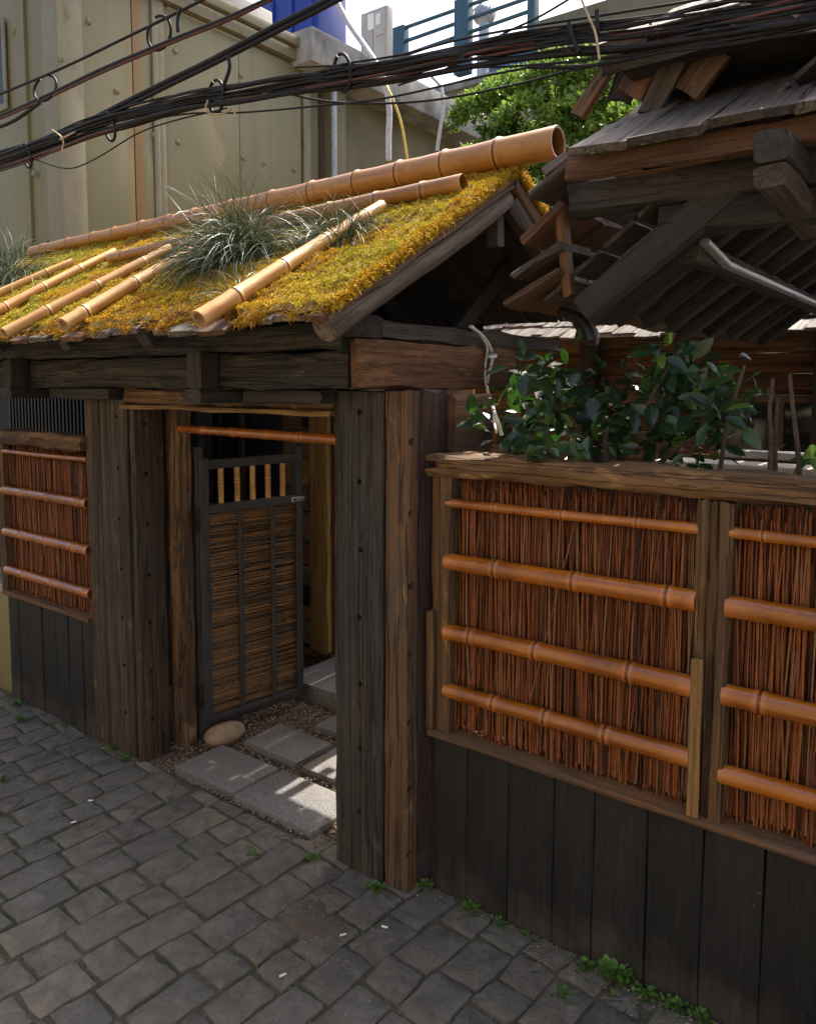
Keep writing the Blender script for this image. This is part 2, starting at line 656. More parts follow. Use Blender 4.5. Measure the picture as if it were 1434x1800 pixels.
M_shing = wood('weathered_shingle', (.22, .18, .145), (.085, .068, .055), (.11, .10, .10), .6, .8, .8, .7)
M_orange = wood('fresh_orange_wood', (.22, .100, .038), (.085, .038, .017), (.06, .045, .034), .5, .7, .6, .4)
M_ledge = wood('ledge_wood', (.25, .125, .055), (.11, .055, .026), (.08, .06, .045), .5, .7, .4, .3)
M_door = simple('black_door_frame', (.040, .038, .036), .55, 0, .2, 14, .15)
M_bamboo = bamboo_mat('varnished_bamboo', (.33, .102, .006), (.19, .050, .003), (.12, .040, .006), .16, .4, (.14, .038, .003))
M_bamroof = bamboo_mat('sunbleached_bamboo', (.44, .255, .072), (.30, .135, .032), (.14, .072, .026), .42, .15, (.36, .135, .030))
M_bamridge = bamboo_mat('ridge_bamboo', (.30, .128, .020), (.19, .064, .010), (.11, .045, .014), .36, .25, (.34, .17, .036))
M_twig = toned('brushwood', [(0, (.036, .018, .011)), (.3, (.135, .040, .014)), (.6, (.225, .066, .019)), (.85, (.31, .106, .030)), (1, (.22, .14, .075))], .62, .35, 0, 40, .5)
M_twig2 = toned('door_brushwood', [(0, (.07, .045, .028)), (.4, (.20, .120, .060)), (.75, (.30, .175, .085)), (.93, (.42, .20, .06)), (1, (.50, .23, .06))], .62, .35, 0, 40, .5)
M_moss = toned('golden_moss', [(0, (.20, .085, .014)), (.28, (.45, .240, .016)), (.5, (.55, .345, .022)), (.78, (.48, .375, .028)), (1, (.26, .270, .026))], .8, .2, .18, 30, .4)
M_mossbed = simple('moss_bed', (.26, .165, .014), .9, 0, .5, 18, .9, .02)
M_grass = toned('sedge_blade', [(0, (.030, .048, .026)), (.5, (.058, .088, .044)), (.85, (.10, .13, .062)), (1, (.24, .20, .09))], .45, .5, .10, 10, .2)
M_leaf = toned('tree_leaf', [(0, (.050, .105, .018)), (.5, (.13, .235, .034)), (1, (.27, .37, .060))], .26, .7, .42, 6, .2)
M_weed = toned('weed_leaf', [(0, (.045, .12, .022)), (1, (.12, .24, .040))], .55, .4, .2, 20, .2)
M_bark = simple('bark', (.085, .060, .042), .85, 0, .4, 20, .8, .01)
M_rubber = simple('black_cable_sheath', (.0065, .0065, .008), .6, 0, .3, 30, .1, spec=.3)
M_redcable = simple('red_cable_sheath', (.065, .014, .012), .5, 0, .3, 30, .1)
M_whitecable = simple('white_wire', (.62, .60, .56), .5, 0, .15, 30, .1)
M_conduit = simple('grey_conduit', (.42, .43, .44), .45, .2, .2, 30, .1)
M_yellow = simple('yellow_wire', (.52, .40, .06), .5, 0, .15, 30, .1)
M_twine = simple('twine', (.42, .33, .22), .9, 0, .2, 60, .4)
M_steel = simple('bright_steel', (.55, .55, .54), .35, .9, .15, 30, .1)
M_iron = simple('black_iron', (.02, .02, .021), .5, .4, .2, 30, .15)
M_concrete = simple('stained_concrete', (.30, .29, .26), .9, 0, .45, 2.2, .5, .01)
M_blue = simple('blue_tank_plastic', (.008, .032, .24), .5, 0, .12, 2, .05)
M_cab = simple('beige_cabinet', (.40, .37, .33), .5, 0, .08, 3, .05)
M_paper = simple('label_paper', (.75, .74, .70), .7, 0, .08, 30, 0)
M_redlabel = simple('red_label', (.35, .08, .05), .7, 0, .08, 30, 0)
M_railing = simple('blue_green_paint', (.040, .10, .13), .5, .1, .15, 5, .05)
M_blueclad = simple('blue_cladding', (.05, .12, .20), .5, .1, .15, 2, .05)
M_render = simple('tan_render', (.20, .170, .10), .9, 0, .2, 1.2, .3, .006)
M_plaster = simple('warm_plaster', (.42, .34, .23), .9, 0, .12, 1.5, .3, .006)
M_darkint = simple('dark_interior', (.020, .020, .022), .9, 0, .3, 3, .2)
M_glass = simple('dark_window_glass', (.015, .018, .02), .12, 0, .2, 3, 0)
M_alu = simple('galvanised_metal', (.42, .43, .45), .45, .6, .12, 20, .1)
M_pot = simple('pale_stone', (.52, .47, .41), .8, 0, .25, 7, .4, .006)
M_river = simple('river_boulder', (.30, .215, .135), .6, 0, .35, 6, .4, .008)
M_butt = simple('cigarette_paper', (.78, .76, .72), .8, 0, .08, 40, .1)
M_hole = M_darkint


def granite():
    m, nt, b = newmat('granite_slab')
    q = NB(nt)
    n1 = q.noise(q.coords((150,) * 3), 1, 3, .75)
    c = q.ramp(n1, [(.32, (.058, .057, .056)), (.5, (.16, .157, .154)), (.68, (.30, .293, .286))])
    n2 = q.noise(q.coords((4,) * 3), 1, 6, .65)
    c = q.mix(q.math('MULTIPLY', q.ramp(n2, [(.45, 0), (.7, 1)]), .55), c, (.16, .125, .085))
    q.link(c, b.inputs['Base Color'])
    b.inputs['Roughness'].default_value = .72
    q.bump(q.math('ADD', n1, q.math('MULTIPLY', n2, 2)), .7, .006, b)
    return m


def paver_mat():
    m, nt, b = newmat('slate_paver')
    q = NB(nt)
    n1 = q.noise(q.coords((9, 9, 9)), 1, 8, .7, .8)
    oi = q.n('ShaderNodeObjectInfo')
    base = q.ramp(oi.outputs['Random'], [(0, (.094, .088, .074)), (.35, (.120, .110, .088)), (.6, (.140, .122, .092)), (.8, (.106, .102, .088)), (1, (.150, .130, .096))])
    c = q.mix(.8, base, q.ramp(n1, [(.28, .42), (.5, .95), (.72, 1.55)]), 'MULTIPLY')
    # dusty light scuffs and crumbs
    n2 = q.noise(q.coords((70, 70, 70)), 1, 4, .75)
    c = q.mix(q.ramp(n2, [(.64, 0), (.70, .6)]), c, (.24, .21, .17))
    n3 = q.noise(q.coords((2.2, 2.2, 2.2), rand=False, space='Object'), 1, 5, .6)
    c = q.mix(q.math('MULTIPLY', q.ramp(n3, [(.5, 0), (.72, 1)]), .4), c, (.125, .10, .072))
    q.link(c, b.inputs['Base Color'])
    q.link(q.ramp(n1, [(.3, .82), (.7, .58)]), b.inputs['Roughness'])
    n4 = q.noise(q.coords((28, 20, 28)), 1, 6, .7, 1.2)
    q.bump(q.math('ADD', q.math('MULTIPLY', n1, 1.4), n4), .85, .010, b)
    return m


def soil_mat(name, a, c2, c3):
    m, nt, b = newmat(name)
    q = NB(nt)
    n1 = q.noise(q.coords((40,) * 3, rand=False), 1, 6, .7)
    n2 = q.noise(q.coords((3.0,) * 3, rand=False), 1, 5, .6)
    c = q.ramp(n1, [(.3, a), (.7, c2)])
    c = q.mix(q.ramp(n2, [(.48, 0), (.62, 1)]), c, c3)
    q.link(c, b.inputs['Base Color'])
    b.inputs['Roughness'].default_value = .95
    q.bump(n1, .9, .01, b)
    return m


M_granite = granite()
M_paver = paver_mat()
M_soil = soil_mat('joint_soil', (.040, .034, .025), (.110, .092, .066), (.040, .048, .024))
M_ground = soil_mat('yard_soil', (.06, .045, .030), (.13, .10, .070), (.09, .07, .05))
M_dirt = soil_mat('trodden_dirt', (.085, .066, .045), (.16, .125, .085), (.10, .078, .055))
M_gravel = toned('gravel', [(0, (.060, .045, .035)), (.3, (.17, .11, .065)), (.6, (.25, .17, .10)), (.85, (.32, .25, .18)), (1, (.46, .42, .37))], .7, .4, 0, 60, .3)
M_grit = toned('grit', [(0, (.10, .08, .055)), (.7, (.26, .20, .13)), (1, (.55, .50, .42))], .85, .3, 0, 60, .2)


def panel_mat():
    """painted steel cladding, cream, with grime and rust runs (object space = world)."""
    m, nt, b = newmat('cream_painted_panel')
    q = NB(nt)
    n1 = q.noise(q.coords((.9, .9, .9), rand=False), 1, 6, .6)
    c = q.ramp(n1, [(.3, (.180, .154, .066)), (.7, (.220, .190, .088))])
    st = q.noise(q.coords((9, 9, .35), rand=False), 1, 5, .6)
    c = q.mix(q.math('MULTIPLY', q.ramp(st, [(.5, 0), (.72, 1)]), .45), c, (.135, .108, .058))
    # rust run between two panels
    tc = q.n('ShaderNodeTexCoord')
    sx = q.n('ShaderNodeSeparateXYZ')
    q.link(tc.outputs['Object'], sx.inputs[0])
    for yc, wd, amt in ((4.37, .085, .95), (4.27, .05, .5), (4.66, .04, .4), (5.25, .05, .3), (6.35, .05, .25)):
        d = q.math('ABSOLUTE', q.math('SUBTRACT', sx.outputs['Y'], yc))
        d = q.math('ADD', d, q.math('MULTIPLY', q.math('SUBTRACT', st, .5), .12))
        mk = q.ramp(q.math('DIVIDE', d, wd), [(0.1, amt), (1, 0)])
        c = q.mix(mk, c, (.25, .125, .020))
    q.link(c, b.inputs['Base Color'])
    b.inputs['Roughness'].default_value = .55
    q.bump(n1, .15, .02, b)
    return m


M_panel = panel_mat()


def trim_mat():
    m, nt, b = newmat('rusty_cream_trim')
    q = NB(nt)
    n1 = q.noise(q.coords((5, 5, 2.5), rand=False), 1, 7, .7)
    c = q.ramp(n1, [(.40, (.225, .195, .112)), (.60, (.19, .160, .090)), (.69, (.14, .080, .030)), (.78, (.08, .045, .025))])
    q.link(c, b.inputs['Base Color'])
    b.inputs['Roughness'].default_value = .6
    q.bump(n1, .3, .008, b)
    return m


M_trim = trim_mat()


def camellia_mat():
    m, nt, b = newmat('camellia_leaf')
    q = NB(nt)
    oi = q.n('ShaderNodeObjectInfo')
    c = q.ramp(oi.outputs['Random'], [(0, (.012, .030, .014)), (.5, (.021, .050, .020)), (.86, (.034, .074, .022)), (.95, (.075, .14, .025)), (1, (.12, .20, .03))])
    tc = q.n('ShaderNodeTexCoord')
    sx = q.n('ShaderNodeSeparateXYZ')
    q.link(tc.outputs['Object'], sx.inputs[0])
    rib = q.ramp(q.math('ABSOLUTE', sx.outputs['Y']), [(0.0, 1), (0.025, 0)])
    c = q.mix(q.math('MULTIPLY', rib, .5), c, (.10, .15, .06))
    q.link(c, b.inputs['Base Color'])
    b.inputs['Roughness'].default_value = .30
    b.inputs['Specular IOR Level'].default_value = .6
    tr = q.n('ShaderNodeBsdfTranslucent')
    q.link(q.mix(1, c, (1.6, 2.6, .5), 'MULTIPLY'), tr.inputs[0])
    mx = q.n('ShaderNodeMixShader')
    mx.inputs[0].default_value = .22
    q.link(b.outputs[0], mx.inputs[1])
    q.link(tr.outputs[0], mx.inputs[2])
    q.link(mx.outputs[0], nt.nodes['Material Output'].inputs[0])
    return m


M_cam = camellia_mat()

# ------------------------------------------------------------------ ground, street, yard
tag(put('ground', mesh_py('ground', [(-150, -150, -.06), (150, -150, -.06), (150, 150, -.06), (-150, 150, -.06)], [(0, 1, 2, 3)]), M_ground), kind='structure')
street = put('street', mesh_py('street', [(-14, -6, -.007), (4, -6, -.007), (4, 2.44, -.007), (-3.0, 2.44, -.007), (-3.0, 2.33, -.007), (-14, 2.33, -.007)], [(0, 1, 2, 3, 4, 5)]), M_soil)
tag(street, kind='structure')
yard = put('yard', mesh_py('yard', [(-14, 2.331, -.012), (-3.0, 2.331, -.012), (-3.0, 2.441, -.012), (4, 2.441, -.012), (4, 14, -.012), (-14, 14, -.012)], [(0, 1, 2, 3, 4, 5)]), M_ground)
tag(yard, kind='structure')


def paver_mesh(poly, seed, h=.045):
    """irregular riven stone from a convex outline: skirt, rounded shoulder, uneven top."""
    r = random.Random(seed)
    c = Vector((sum(p[0] for p in poly) / len(poly), sum(p[1] for p in poly) / len(poly), 0))
    out = []
    n = len(poly)
    for i in range(n):
        a, b = Vector((*poly[i], 0)), Vector((*poly[(i + 1) % n], 0))
        for t in (0.0, .12, .37, .63, .88):
            p = a.lerp(b, t)
            if t == 0.0:
                p = p + (c - p) * r.uniform(.0, .035)
            else:
                p = p + (c - p).normalized() * r.uniform(-.005, .005)
            out.append(p)
    k = len(out)
    tx, ty = r.gauss(0, .018), r.gauss(0, .018)
    z0 = r.gauss(0, .0025)
    V = []
    for (s, z) in ((1.0, -h), (1.0, -.006), (.984, -.0012), (.955, .0005)):
        for p in out:
            q = c + (p - c) * s
            dz = 0 if z < -.02 else z0 + (q.x - c.x) * tx + (q.y - c.y) * ty + (r.gauss(0, .0012) if s < .99 else 0)
            V.append((q.x, q.y, z + dz))
    for p in out:
        q = c + (p - c) * .45
        V.append((q.x, q.y, .001 + z0 + (q.x - c.x) * tx + (q.y - c.y) * ty + r.gauss(0, .0022)))
    V.append((c.x, c.y, .0015 + z0 + r.gauss(0, .002)))
    F = []
    for i in range(4):
        for j in range(k):
            a, b = i * k + j, i * k + (j + 1) % k
            F.append((a, b, b + k, a + k))
    for j in range(k):
        F.append((4 * k + j, 4 * k + (j + 1) % k, 5 * k))
    # recentre so that object space sits at the stone
    V = [(x - c.x, y - c.y, z) for (x, y, z) in V]
    return V, F, c


pav = []
ang = RAD(86.5)
U = Vector((math.cos(ang), math.sin(ang)))
Vv = Vector((math.sin(ang), -math.cos(ang)))
prnd = random.Random(21)
v = -8.6
joints = []
while v < 3.2:
    wv = prnd.uniform(.148, .176)
    u = -2.4 + prnd.uniform(0, .2)
    while u < 3.6:
        lu = prnd.choice((.145, .16, .215, .225, .235, .25, .27))
        g = .0060
        sk = prnd.uniform(-.010, .010)
        q = [(u + g + prnd.uniform(0, .006), v + g + sk), (u + lu - g - prnd.uniform(0, .006), v + g - sk), (u + lu - g, v + wv - g - sk), (u + g, v + wv - g + sk)]
        P = [(U.x * a + Vv.x * b, U.y * a + Vv.y * b) for a, b in q]
        cx_, cy_ = sum(p[0] for p in P) / 4, sum(p[1] for p in P) / 4
        top = 2.335 if cx_ < -2.45 else 2.425
        if cy_ > -1.0 and min(p[1] for p in P) < top - .03:
            P = [(x, min(y, top)) for x, y in P]
            joints.append((u + lu, v, wv, lu, u))
            pav.append((P, cx_, cy_))
        u += lu
    v += wv
vis = []
for P, cx_, cy_ in pav:
    z = proj((cx_, cy_, 0))
    d = 1e9
    if z[2] > .2:
        ox = max(0, -z[0], z[0] - 1434)
        oy = max(0, -z[1], z[1] - 1800)
        d = math.hypot(ox, oy) if (ox or oy) else -1.0 / z[2]
    vis.append(d)
order = sorted(range(len(pav)), key=lambda i: vis[i])
restV, restF = [], []
for rank, i in enumerate(order):
    P, cx_, cy_ = pav[i]
    # signed area orientation
    ar = sum(P[a][0] * P[(a + 1) % 4][1] - P[(a + 1) % 4][0] * P[a][1] for a in range(4))
    if ar < 0:
        P = P[::-1]
    V, F, c = paver_mesh(P, 1000 + i)
    if rank < 300:
        me = mesh_py('paver', V, F)
        smooth(me, 50)
        put('paving_stone', me, M_paver, street, Matrix.Translation(c))
    else:
        b0 = len(restV)
        restV += [(x + c.x, y + c.y, z) for x, y, z in V]
        restF += [tuple(a + b0 for a in f) for f in F]
me = mesh_py('pavers', restV, restF)
smooth(me, 50)
put('outer_paving', me, M_paver, street, kind='stuff')

# stepping stones in the gateway
step_group = 'granite stepping stones in the gateway'
for lab, (x0, x1, y0, y1) in {
    'large speckled granite slab beside the round boulder at the gate threshold': (-3.325, -2.875, 2.365, 2.68),
    'granite slab at the threshold next to the big post, streaked with sunlight': (-2.860, -2.33, 2.36, 2.685),
    'granite slab in the second row, right behind the boulder and open door': (-3.27, -2.85, 2.775, 3.06),
    'sunlit granite slab in the second row, mostly hidden by the big post': (-2.81, -2.30, 2.775, 3.06),
    'granite slab in the third row, half hidden by the big post': (-3.10, -2.6, 3.17, 3.50),
    'farthest raised granite slab, beyond the foot of the open door': (-3.66, -3.17, 3.46, 3.98)}.items():
    far = y0 > 3.4
    bm = bmesh.new()
    k = 12
    rr = random.Random(int(abs(x0) * 1000))
    ring = []
    me0 = slab_mesh(x0, x1, y0, y1, -.03, .10 if far else .032, .012)
    for vv in me0.vertices:
        vv.co.x += rr.gauss(0, .004)
        vv.co.y += rr.gauss(0, .004)
    tag(put('stepping_stone', me0, M_granite), lab, 'stepping stone', step_group)

# river boulder used as door stop
bm = bmesh.new()
bmesh.ops.create_icosphere(bm, subdivisions=4, radius=1)
for vv in bm.verts:
    n = vv.co.normalized()
    k = 1 + .06 * math.sin(3 * n.x + 1) * math.cos(2.3 * n.y) + .04 * math.sin(5 * n.z + n.x * 3)
    vv.co = Vector((n.x * .062, n.y * .125, n.z * .068)) * k
me = bpy.data.meshes.new('boulder')
bm.to_mesh(me)
bm.free()
me.shade_smooth()
Mb = Matrix.Translation((-3.375, 2.735, .05)) @ Matrix.Rotation(RAD(-12), 4, 'Z')
tag(put('boulder', me, M_river, None, Mb), 'smooth tan river boulder lying at the foot of the open brushwood door', 'boulder')


def pebbles(name, pts, rad, seed, mat, flat=.6):
    g = np.random.default_rng(seed)
    ico = np.array([(0, 0, 1), (1, 0, 0), (0, 1, 0), (-1, 0, 0), (0, -1, 0), (0, 0, -1)], float)
    F0 = np.array([(0, 1, 2), (0, 2, 3), (0, 3, 4), (0, 4, 1), (5, 2, 1), (5, 3, 2), (5, 4, 3), (5, 1, 4)])
    m = len(pts)
    V = np.repeat(ico[None], m, 0) * g.uniform(.6, 1.25, (m, 6, 3))
    a = g.uniform(0, 6.28, m)
    c, s = np.cos(a), np.sin(a)
    x = V[:, :, 0] * c[:, None] - V[:, :, 1] * s[:, None]
    y = V[:, :, 0] * s[:, None] + V[:, :, 1] * c[:, None]
    V = np.stack([x * 1.15, y * .85, V[:, :, 2] * flat + .15 * x], -1) * rad[:, None, None] + pts[:, None, :]
    F = (F0[None] + (np.arange(m) * 6)[:, None, None]).reshape(-1, 3)
    return mesh_np(name, V.reshape(-1, 3), F, np.repeat(g.uniform(0, 1, m) ** 1.1, 6), False)


g = np.random.default_rng(3)
N = 26000
pp = np.stack([g.uniform(-4.3, -1.85, N), g.uniform(2.34, 4.3, N), np.full(N, -.006)], 1)
pp = pp[~((pp[:, 0] < -3.5) & (pp[:, 1] < 2.5))]
pp = pp[~((pp[:, 0] > -2.25) & (pp[:, 1] < 2.45))]
pp[:, 2] += vnoise(pp, 6, 2) * .014
tag(put('gravel', pebbles('gravel', pp, g.uniform(.004, .0095, len(pp)), 4, M_gravel), M_gravel), 'brown pea gravel filling between the granite stepping stones', 'gravel', kind='stuff')

# grit crumbs in the joints and along the walls
N = 5200
jj = [joints[i] for i in g.integers(0, len(joints), N)]
pts = []
for (ue, vs, wv, lu, u0) in jj:
    if g.uniform() < .5:
        a, b_ = ue + g.normal(0, .006), vs + g.uniform(0, wv)
    else:
        a, b_ = u0 + g.uniform(0, lu), vs + g.normal(0, .006)
    pts.append((U.x * a + Vv.x * b_, U.y * a + Vv.y * b_, g.uniform(-.006, .002)))
pts = np.array(pts)
e1 = np.stack([g.uniform(-1.75, -.2, 2200), 2.42 - np.abs(g.normal(0, .05, 2200)), g.uniform(0, .006, 2200)], 1)
e2 = np.stack([g.normal(-1.95, .22, 1000), g.normal(1.95, .16, 1000), g.uniform(.002, .008, 1000)], 1)
e3 = np.stack([g.uniform(-5, -.3, 1500), g.uniform(1, 2.3, 1500), g.uniform(.001, .005, 1500)], 1)
pts = np.concatenate([pts, e1, e2, e3])
pts = pts[pts[:, 1] < 2.43]
tag(put('grit', pebbles('grit', pts, np.abs(g.normal(.0014, .0010, len(pts))) + .0007, 5, M_grit), M_grit), 'pale grit and crumbs scattered over the street joints', 'grit', kind='stuff')

# moss and dirt in the street joints
pts = []
for (ue, vs, wv, lu, u0) in joints:
    cxm = U.x * ue + Vv.x * vs
    cym = U.y * ue + Vv.y * vs
    dens = 0.16 + .55 * (1 if (cxm < -2.2 and cym < 1.75) else 0)
    if random.Random(int(ue * 977 + vs * 331)).random() < dens:
        for _ in range(46):
            b_ = vs + g.uniform(0, wv)
            a = ue + g.normal(0, .005)
            pts.append((U.x * a + Vv.x * b_, U.y * a + Vv.y * b_, -.010))
pts = np.array(pts)
pts = pts[pts[:, 1] < 2.32]
D0 = g.normal(0, .6, (len(pts), 3))
D0[:, 2] = 1
tag(put('joint_moss', ribbons_mesh(pts, D0, g.uniform(.008, .020, len(pts)), np.full(len(pts), .004), np.full(len(pts), .8), 8, 3), M_weed), 'low green moss growing in the joints of the paving', 'moss', kind='stuff')


def dirt_patch(cx_, cy_, rx, ry, seed, h=.006):
    r = random.Random(seed)
    V, F = [(cx_, cy_, h)], []
    k = 30
    ph = [r.uniform(0, 6.28) for _ in range(5)]
    for ri, s in enumerate((.35, .7, 1.0)):
        for j in range(k):
            a = 2 * math.pi * j / k
            w_ = 1 + .18 * math.sin(3 * a + ph[0]) + .12 * math.sin(5 * a + ph[1]) + .08 * math.sin(9 * a + ph[2])
            V.append((cx_ + rx * s * w_ * math.cos(a), cy_ + ry * s * w_ * math.sin(a), h * (1 - s ** 2) + .0005 + r.gauss(0, .0012) - (.010 if s == 1.0 else 0)))
    for j in range(k):
        F.append((0, 1 + j, 1 + (j + 1) % k))
    for ri in range(2):
        for j in range(k):
            a, b = 1 + ri * k + j, 1 + ri * k + (j + 1) % k
            F.append((a, a + k, b + k, b))
    me = mesh_py('dirt', V, F)
    me.shade_smooth()
    return me


tag(put('dirt_patch', dirt_patch(-1.97, 1.98, .17, .13, 1, .007), M_dirt), 'patch of trodden brown dirt on the paving in front of the big gate post', 'dirt', kind='stuff')

# cigarette butts
for lab, (x, y, a) in {
    'white cigarette butt lying on the dirt in front of the gate post': (603, 1643, .15),
    'cigarette butt in the joint right of the dirt patch': (676, 1629, -.6),
    'dirty cigarette butt on the paving left of centre, in line with the boulder': (130, 1445, .2),
    'small cigarette butt on the paving below the left gate post': (160, 1407, -.2),
    'cigarette butt in the joint at the bottom middle of the street': (497, 1714, .35)}.items():
    p = at_z(x, y, .008)
    V, F, T = revolve([(-.012, .0036, 0), (-.004, .0038, 0), (.005, .0037, 0), (.012, .0034, 0)], 10)
    me = mesh_py('butt', V, F)
    smooth(me, 40)
    tag(put('cigarette_butt', me, M_butt, None, Matrix.Translation(p) @ Matrix.Rotation(a + .9, 4, 'Z')), lab, 'cigarette butt', 'cigarette butts on the street')


def leaf_np(Lf, wf, seed=0):
    """one folded pointed leaf (local X length, 14 triangles)."""
    xs = (0, .18, .42, .68, .88, 1.0)
    ws = (0.06, .62, 1.0, .80, .38, 0.0)
    V, F = [], []
    for i, (x, w_) in enumerate(zip(xs, ws)):
        z = -.10 * x * x * Lf
        V += [(x * Lf, -w_ * wf / 2, z + .16 * w_ * wf), (x * Lf, 0, z), (x * Lf, w_ * wf / 2, z + .16 * w_ * wf)]
    for i in range(len(xs) - 1):
        a = i * 3
        F += [(a, a + 1, a + 4, a + 3), (a + 1, a + 2, a + 5, a + 4)]
    return np.array(V), np.array(F)


def scatter_leaves(name, P, N_, Lf, wf, seed, mat, tone=None):
    """many leaves as one mesh: P positions, N_ heading vectors."""
    g = np.random.default_rng(seed)
    V0, F0 = leaf_np(1, 1)
    V0 = V0.copy()
    m = len(P)
    X = N_ / np.linalg.norm(N_, axis=1, keepdims=True)
    Yv = np.cross(g.normal(size=(m, 3)) * .5 + np.array([[0, 0, 1.0]]), X)
    Yv /= np.linalg.norm(Yv, axis=1, keepdims=True)
    Z = np.cross(X, Yv)
    V = P[:, None, :] + X[:, None, :] * (V0[None, :, 0:1] * Lf[:, None, None]) + Yv[:, None, :] * (V0[None, :, 1:2] * wf[:, None, None]) + Z[:, None, :] * (V0[None, :, 2:3] * Lf[:, None, None] * .5)
    k = len(V0)
    F = (F0[None] + (np.arange(m) * k)[:, None, None]).reshape(-1, 4)
    tn = np.repeat(tone if tone is not None else g.uniform(0, 1, m), k)
    return mesh_np(name, V.reshape(-1, 3), F, tn)


# weeds
weeds = [
    (757, 1553, .045, 10, 'small weed at the foot of the right gate post where the fence begins'),
    (660, 1563, .035, 26, 'feathery green weed tuft in front of the big gate posts'),
    (832, 1598, .050, 12, 'leafy weed at the fence foot, first one along the black boards'),
    (885, 1622, .040, 12, 'low weed against the black boards beside the pink scrap'),
    (935, 1640, .030, 7, 'tiny weed sprig against the black boards in mid fence'),
    (1030, 1705, .050, 16, 'weed clump at the fence foot left of the broad leaved plant'),
    (1090, 1718, .085, 16, 'largest broad leaved weed growing at the foot of the black boards'),
    (1145, 1745, .050, 12, 'weed clump right of the broad leaved plant at the fence foot'),
    (1190, 1772, .055, 12, 'weed clump at the fence foot near the bottom edge'),
    (1235, 1790, .055, 10, 'last weed at the fence foot, cut by the bottom edge'),
    (988, 1750, .040, 8, 'lone sprig in a paving joint out from the broad leaved plant'),
    (32, 1240, .050, 14, 'weed tuft on the far left paving beside the black boards'),
    (36, 1268, .045, 14, 'weed tuft in the joint just below the far left weed'),
    (198, 1318, .045, 12, 'weed tuft at the foot of the left gate post'),
    (220, 1338, .045, 12, 'weed tuft in the joint right below the left gate post'),
    (130, 1271, .03, 8, 'small weed at the foot of the left black boards'),
    (445, 1502, .035, 12, 'green sprigs in the joint below the granite slabs'),
    (550, 1510, .035, 10, 'green sprig in the joint just left of the big gate post'),
    (300, 1408, .025, 7, 'tiny sprig in the joint below the left granite slab'),
    (8, 1374, .04, 10, 'weed in the joint at the left edge of the street')]
for (x, y, s, n, lab) in weeds:
    s *= .8
    p = at_z(x, y, -.004)
    if p.y > 2.41 and p.x > -1.8:
        p.y = 2.40
    m = n * 4
    gg = np.random.default_rng(int(x * 7 + y))
    az = gg.uniform(0, 6.28, m)
    rad = np.abs(gg.normal(0, s * .75, m))
    P = np.stack([p.x + rad * np.cos(az), p.y + rad * np.sin(az) * .6, p.z + gg.uniform(.003, s * .95, m) * np.exp(-rad / s * .5)], 1)
    if p.y > 2.3:
        P[:, 1] = np.minimum(P[:, 1], 2.405 if p.x > -1.8 else 2.30)
    Dv = np.stack([np.cos(az), np.sin(az) - .4, gg.uniform(-.1, .9, m)], 1)
    big = .42 if 'broad' in lab and 'largest' in lab else .30
    Lf = gg.uniform(.6, 1.1, m) * s * big + .006
    w = root('weed', lab, 'weed', p, 'weeds along the street')
    put('leaf_mass', scatter_leaves('weed', P, Dv, Lf, Lf * .75, int(x), M_weed), M_weed, w, kind='stuff')
    S = np.repeat(np.array([[p.x, p.y, p.z]]), n, 0) + gg.normal(0, s * .2, (n, 3)) * np.array([1, .4, 0])
    put('stem', sticks_mesh(S, P[:n], np.full(n, .0011), .002, int(y), 5, 4), M_weed, w, kind='stuff')

# ------------------------------------------------------------------ the roofed gate
gate = root('roofed_gate', 'timber gateway of old railway sleepers with a moss covered bamboo roof', 'gate', (-2.9, 2.4, 0))


def drill(o, holes, r=.013, depth=.09, axis='y'):
    """real bolt holes through the face of a sleeper."""
    bm = bmesh.new()
    for (x, y, z) in holes:
        M = Matrix.Translation((x, y, z)) @ (Matrix.Rotation(RAD(90), 4, 'X') if axis == 'y' else Matrix.Rotation(RAD(90), 4, 'Y'))
        bmesh.ops.create_cone(bm, cap_ends=True, segments=12, radius1=r, radius2=r, depth=depth, matrix=M)
    me = bpy.data.meshes.new('cut')
    bm.to_mesh(me)
    bm.free()
    c = bpy.data.objects.new('cut', me)
    COL.objects.link(c)
    md = o.modifiers.new('b', 'BOOLEAN')
    md.operation = 'DIFFERENCE'
    md.solver = 'EXACT'
    md.object = c
    dg = bpy.context.evaluated_depsgraph_get()
    nm = bpy.data.meshes.new_from_object(o.evaluated_get(dg))
    o.modifiers.clear()
    old = o.data
    o.data = nm
    bpy.data.objects.remove(c)
    smooth(nm, 40)
    return o


def slot(o, b):
    me = slab_mesh(*b, 0)
    c = bpy.data.objects.new('cut', me)
    COL.objects.link(c)
    md = o.modifiers.new('b', 'BOOLEAN')
    md.operation, md.solver, md.object = 'DIFFERENCE', 'EXACT', c
    nm = bpy.data.meshes.new_from_object(o.evaluated_get(bpy.context.evaluated_depsgraph_get()))
    o.modifiers.clear()
    o.data = nm
    bpy.data.objects.remove(c)
    smooth(nm, 40)


# right posts
p = boxt('post', -2.142, -1.893, 2.312, 2.46, -.04, 1.978, M_dark, gate, rough=.0018, ch=.007)
drill(p, [(-2.005 + rnd.uniform(-.006, .006), 2.312, z) for z in (1.897, 1.623, 1.352, 1.078, .802, .533, .262)], .012)
p['label'] = 'wide charcoal sleeper post with a row of bolt holes'
p = boxt('post', -1.884, -1.768, 2.318, 2.388, -.04, 1.978, M_brown, gate, rough=.002, ch=.007)
drill(p, [(-1.768, 2.335, z) for z in (1.79, 1.52, 1.24, .97, .70, .43, .16)], .015, .09, 'x')
q_ = boxt('post', -1.880, -1.765, 2.391, 2.568, -.04, 1.978, M_purple, gate, rough=.004, ch=.01)
q_['label'] = 'dark purplish sleeper face behind the narrow brown one'
p['label'] = 'narrow brown sleeper post set edge on beside the charcoal one'
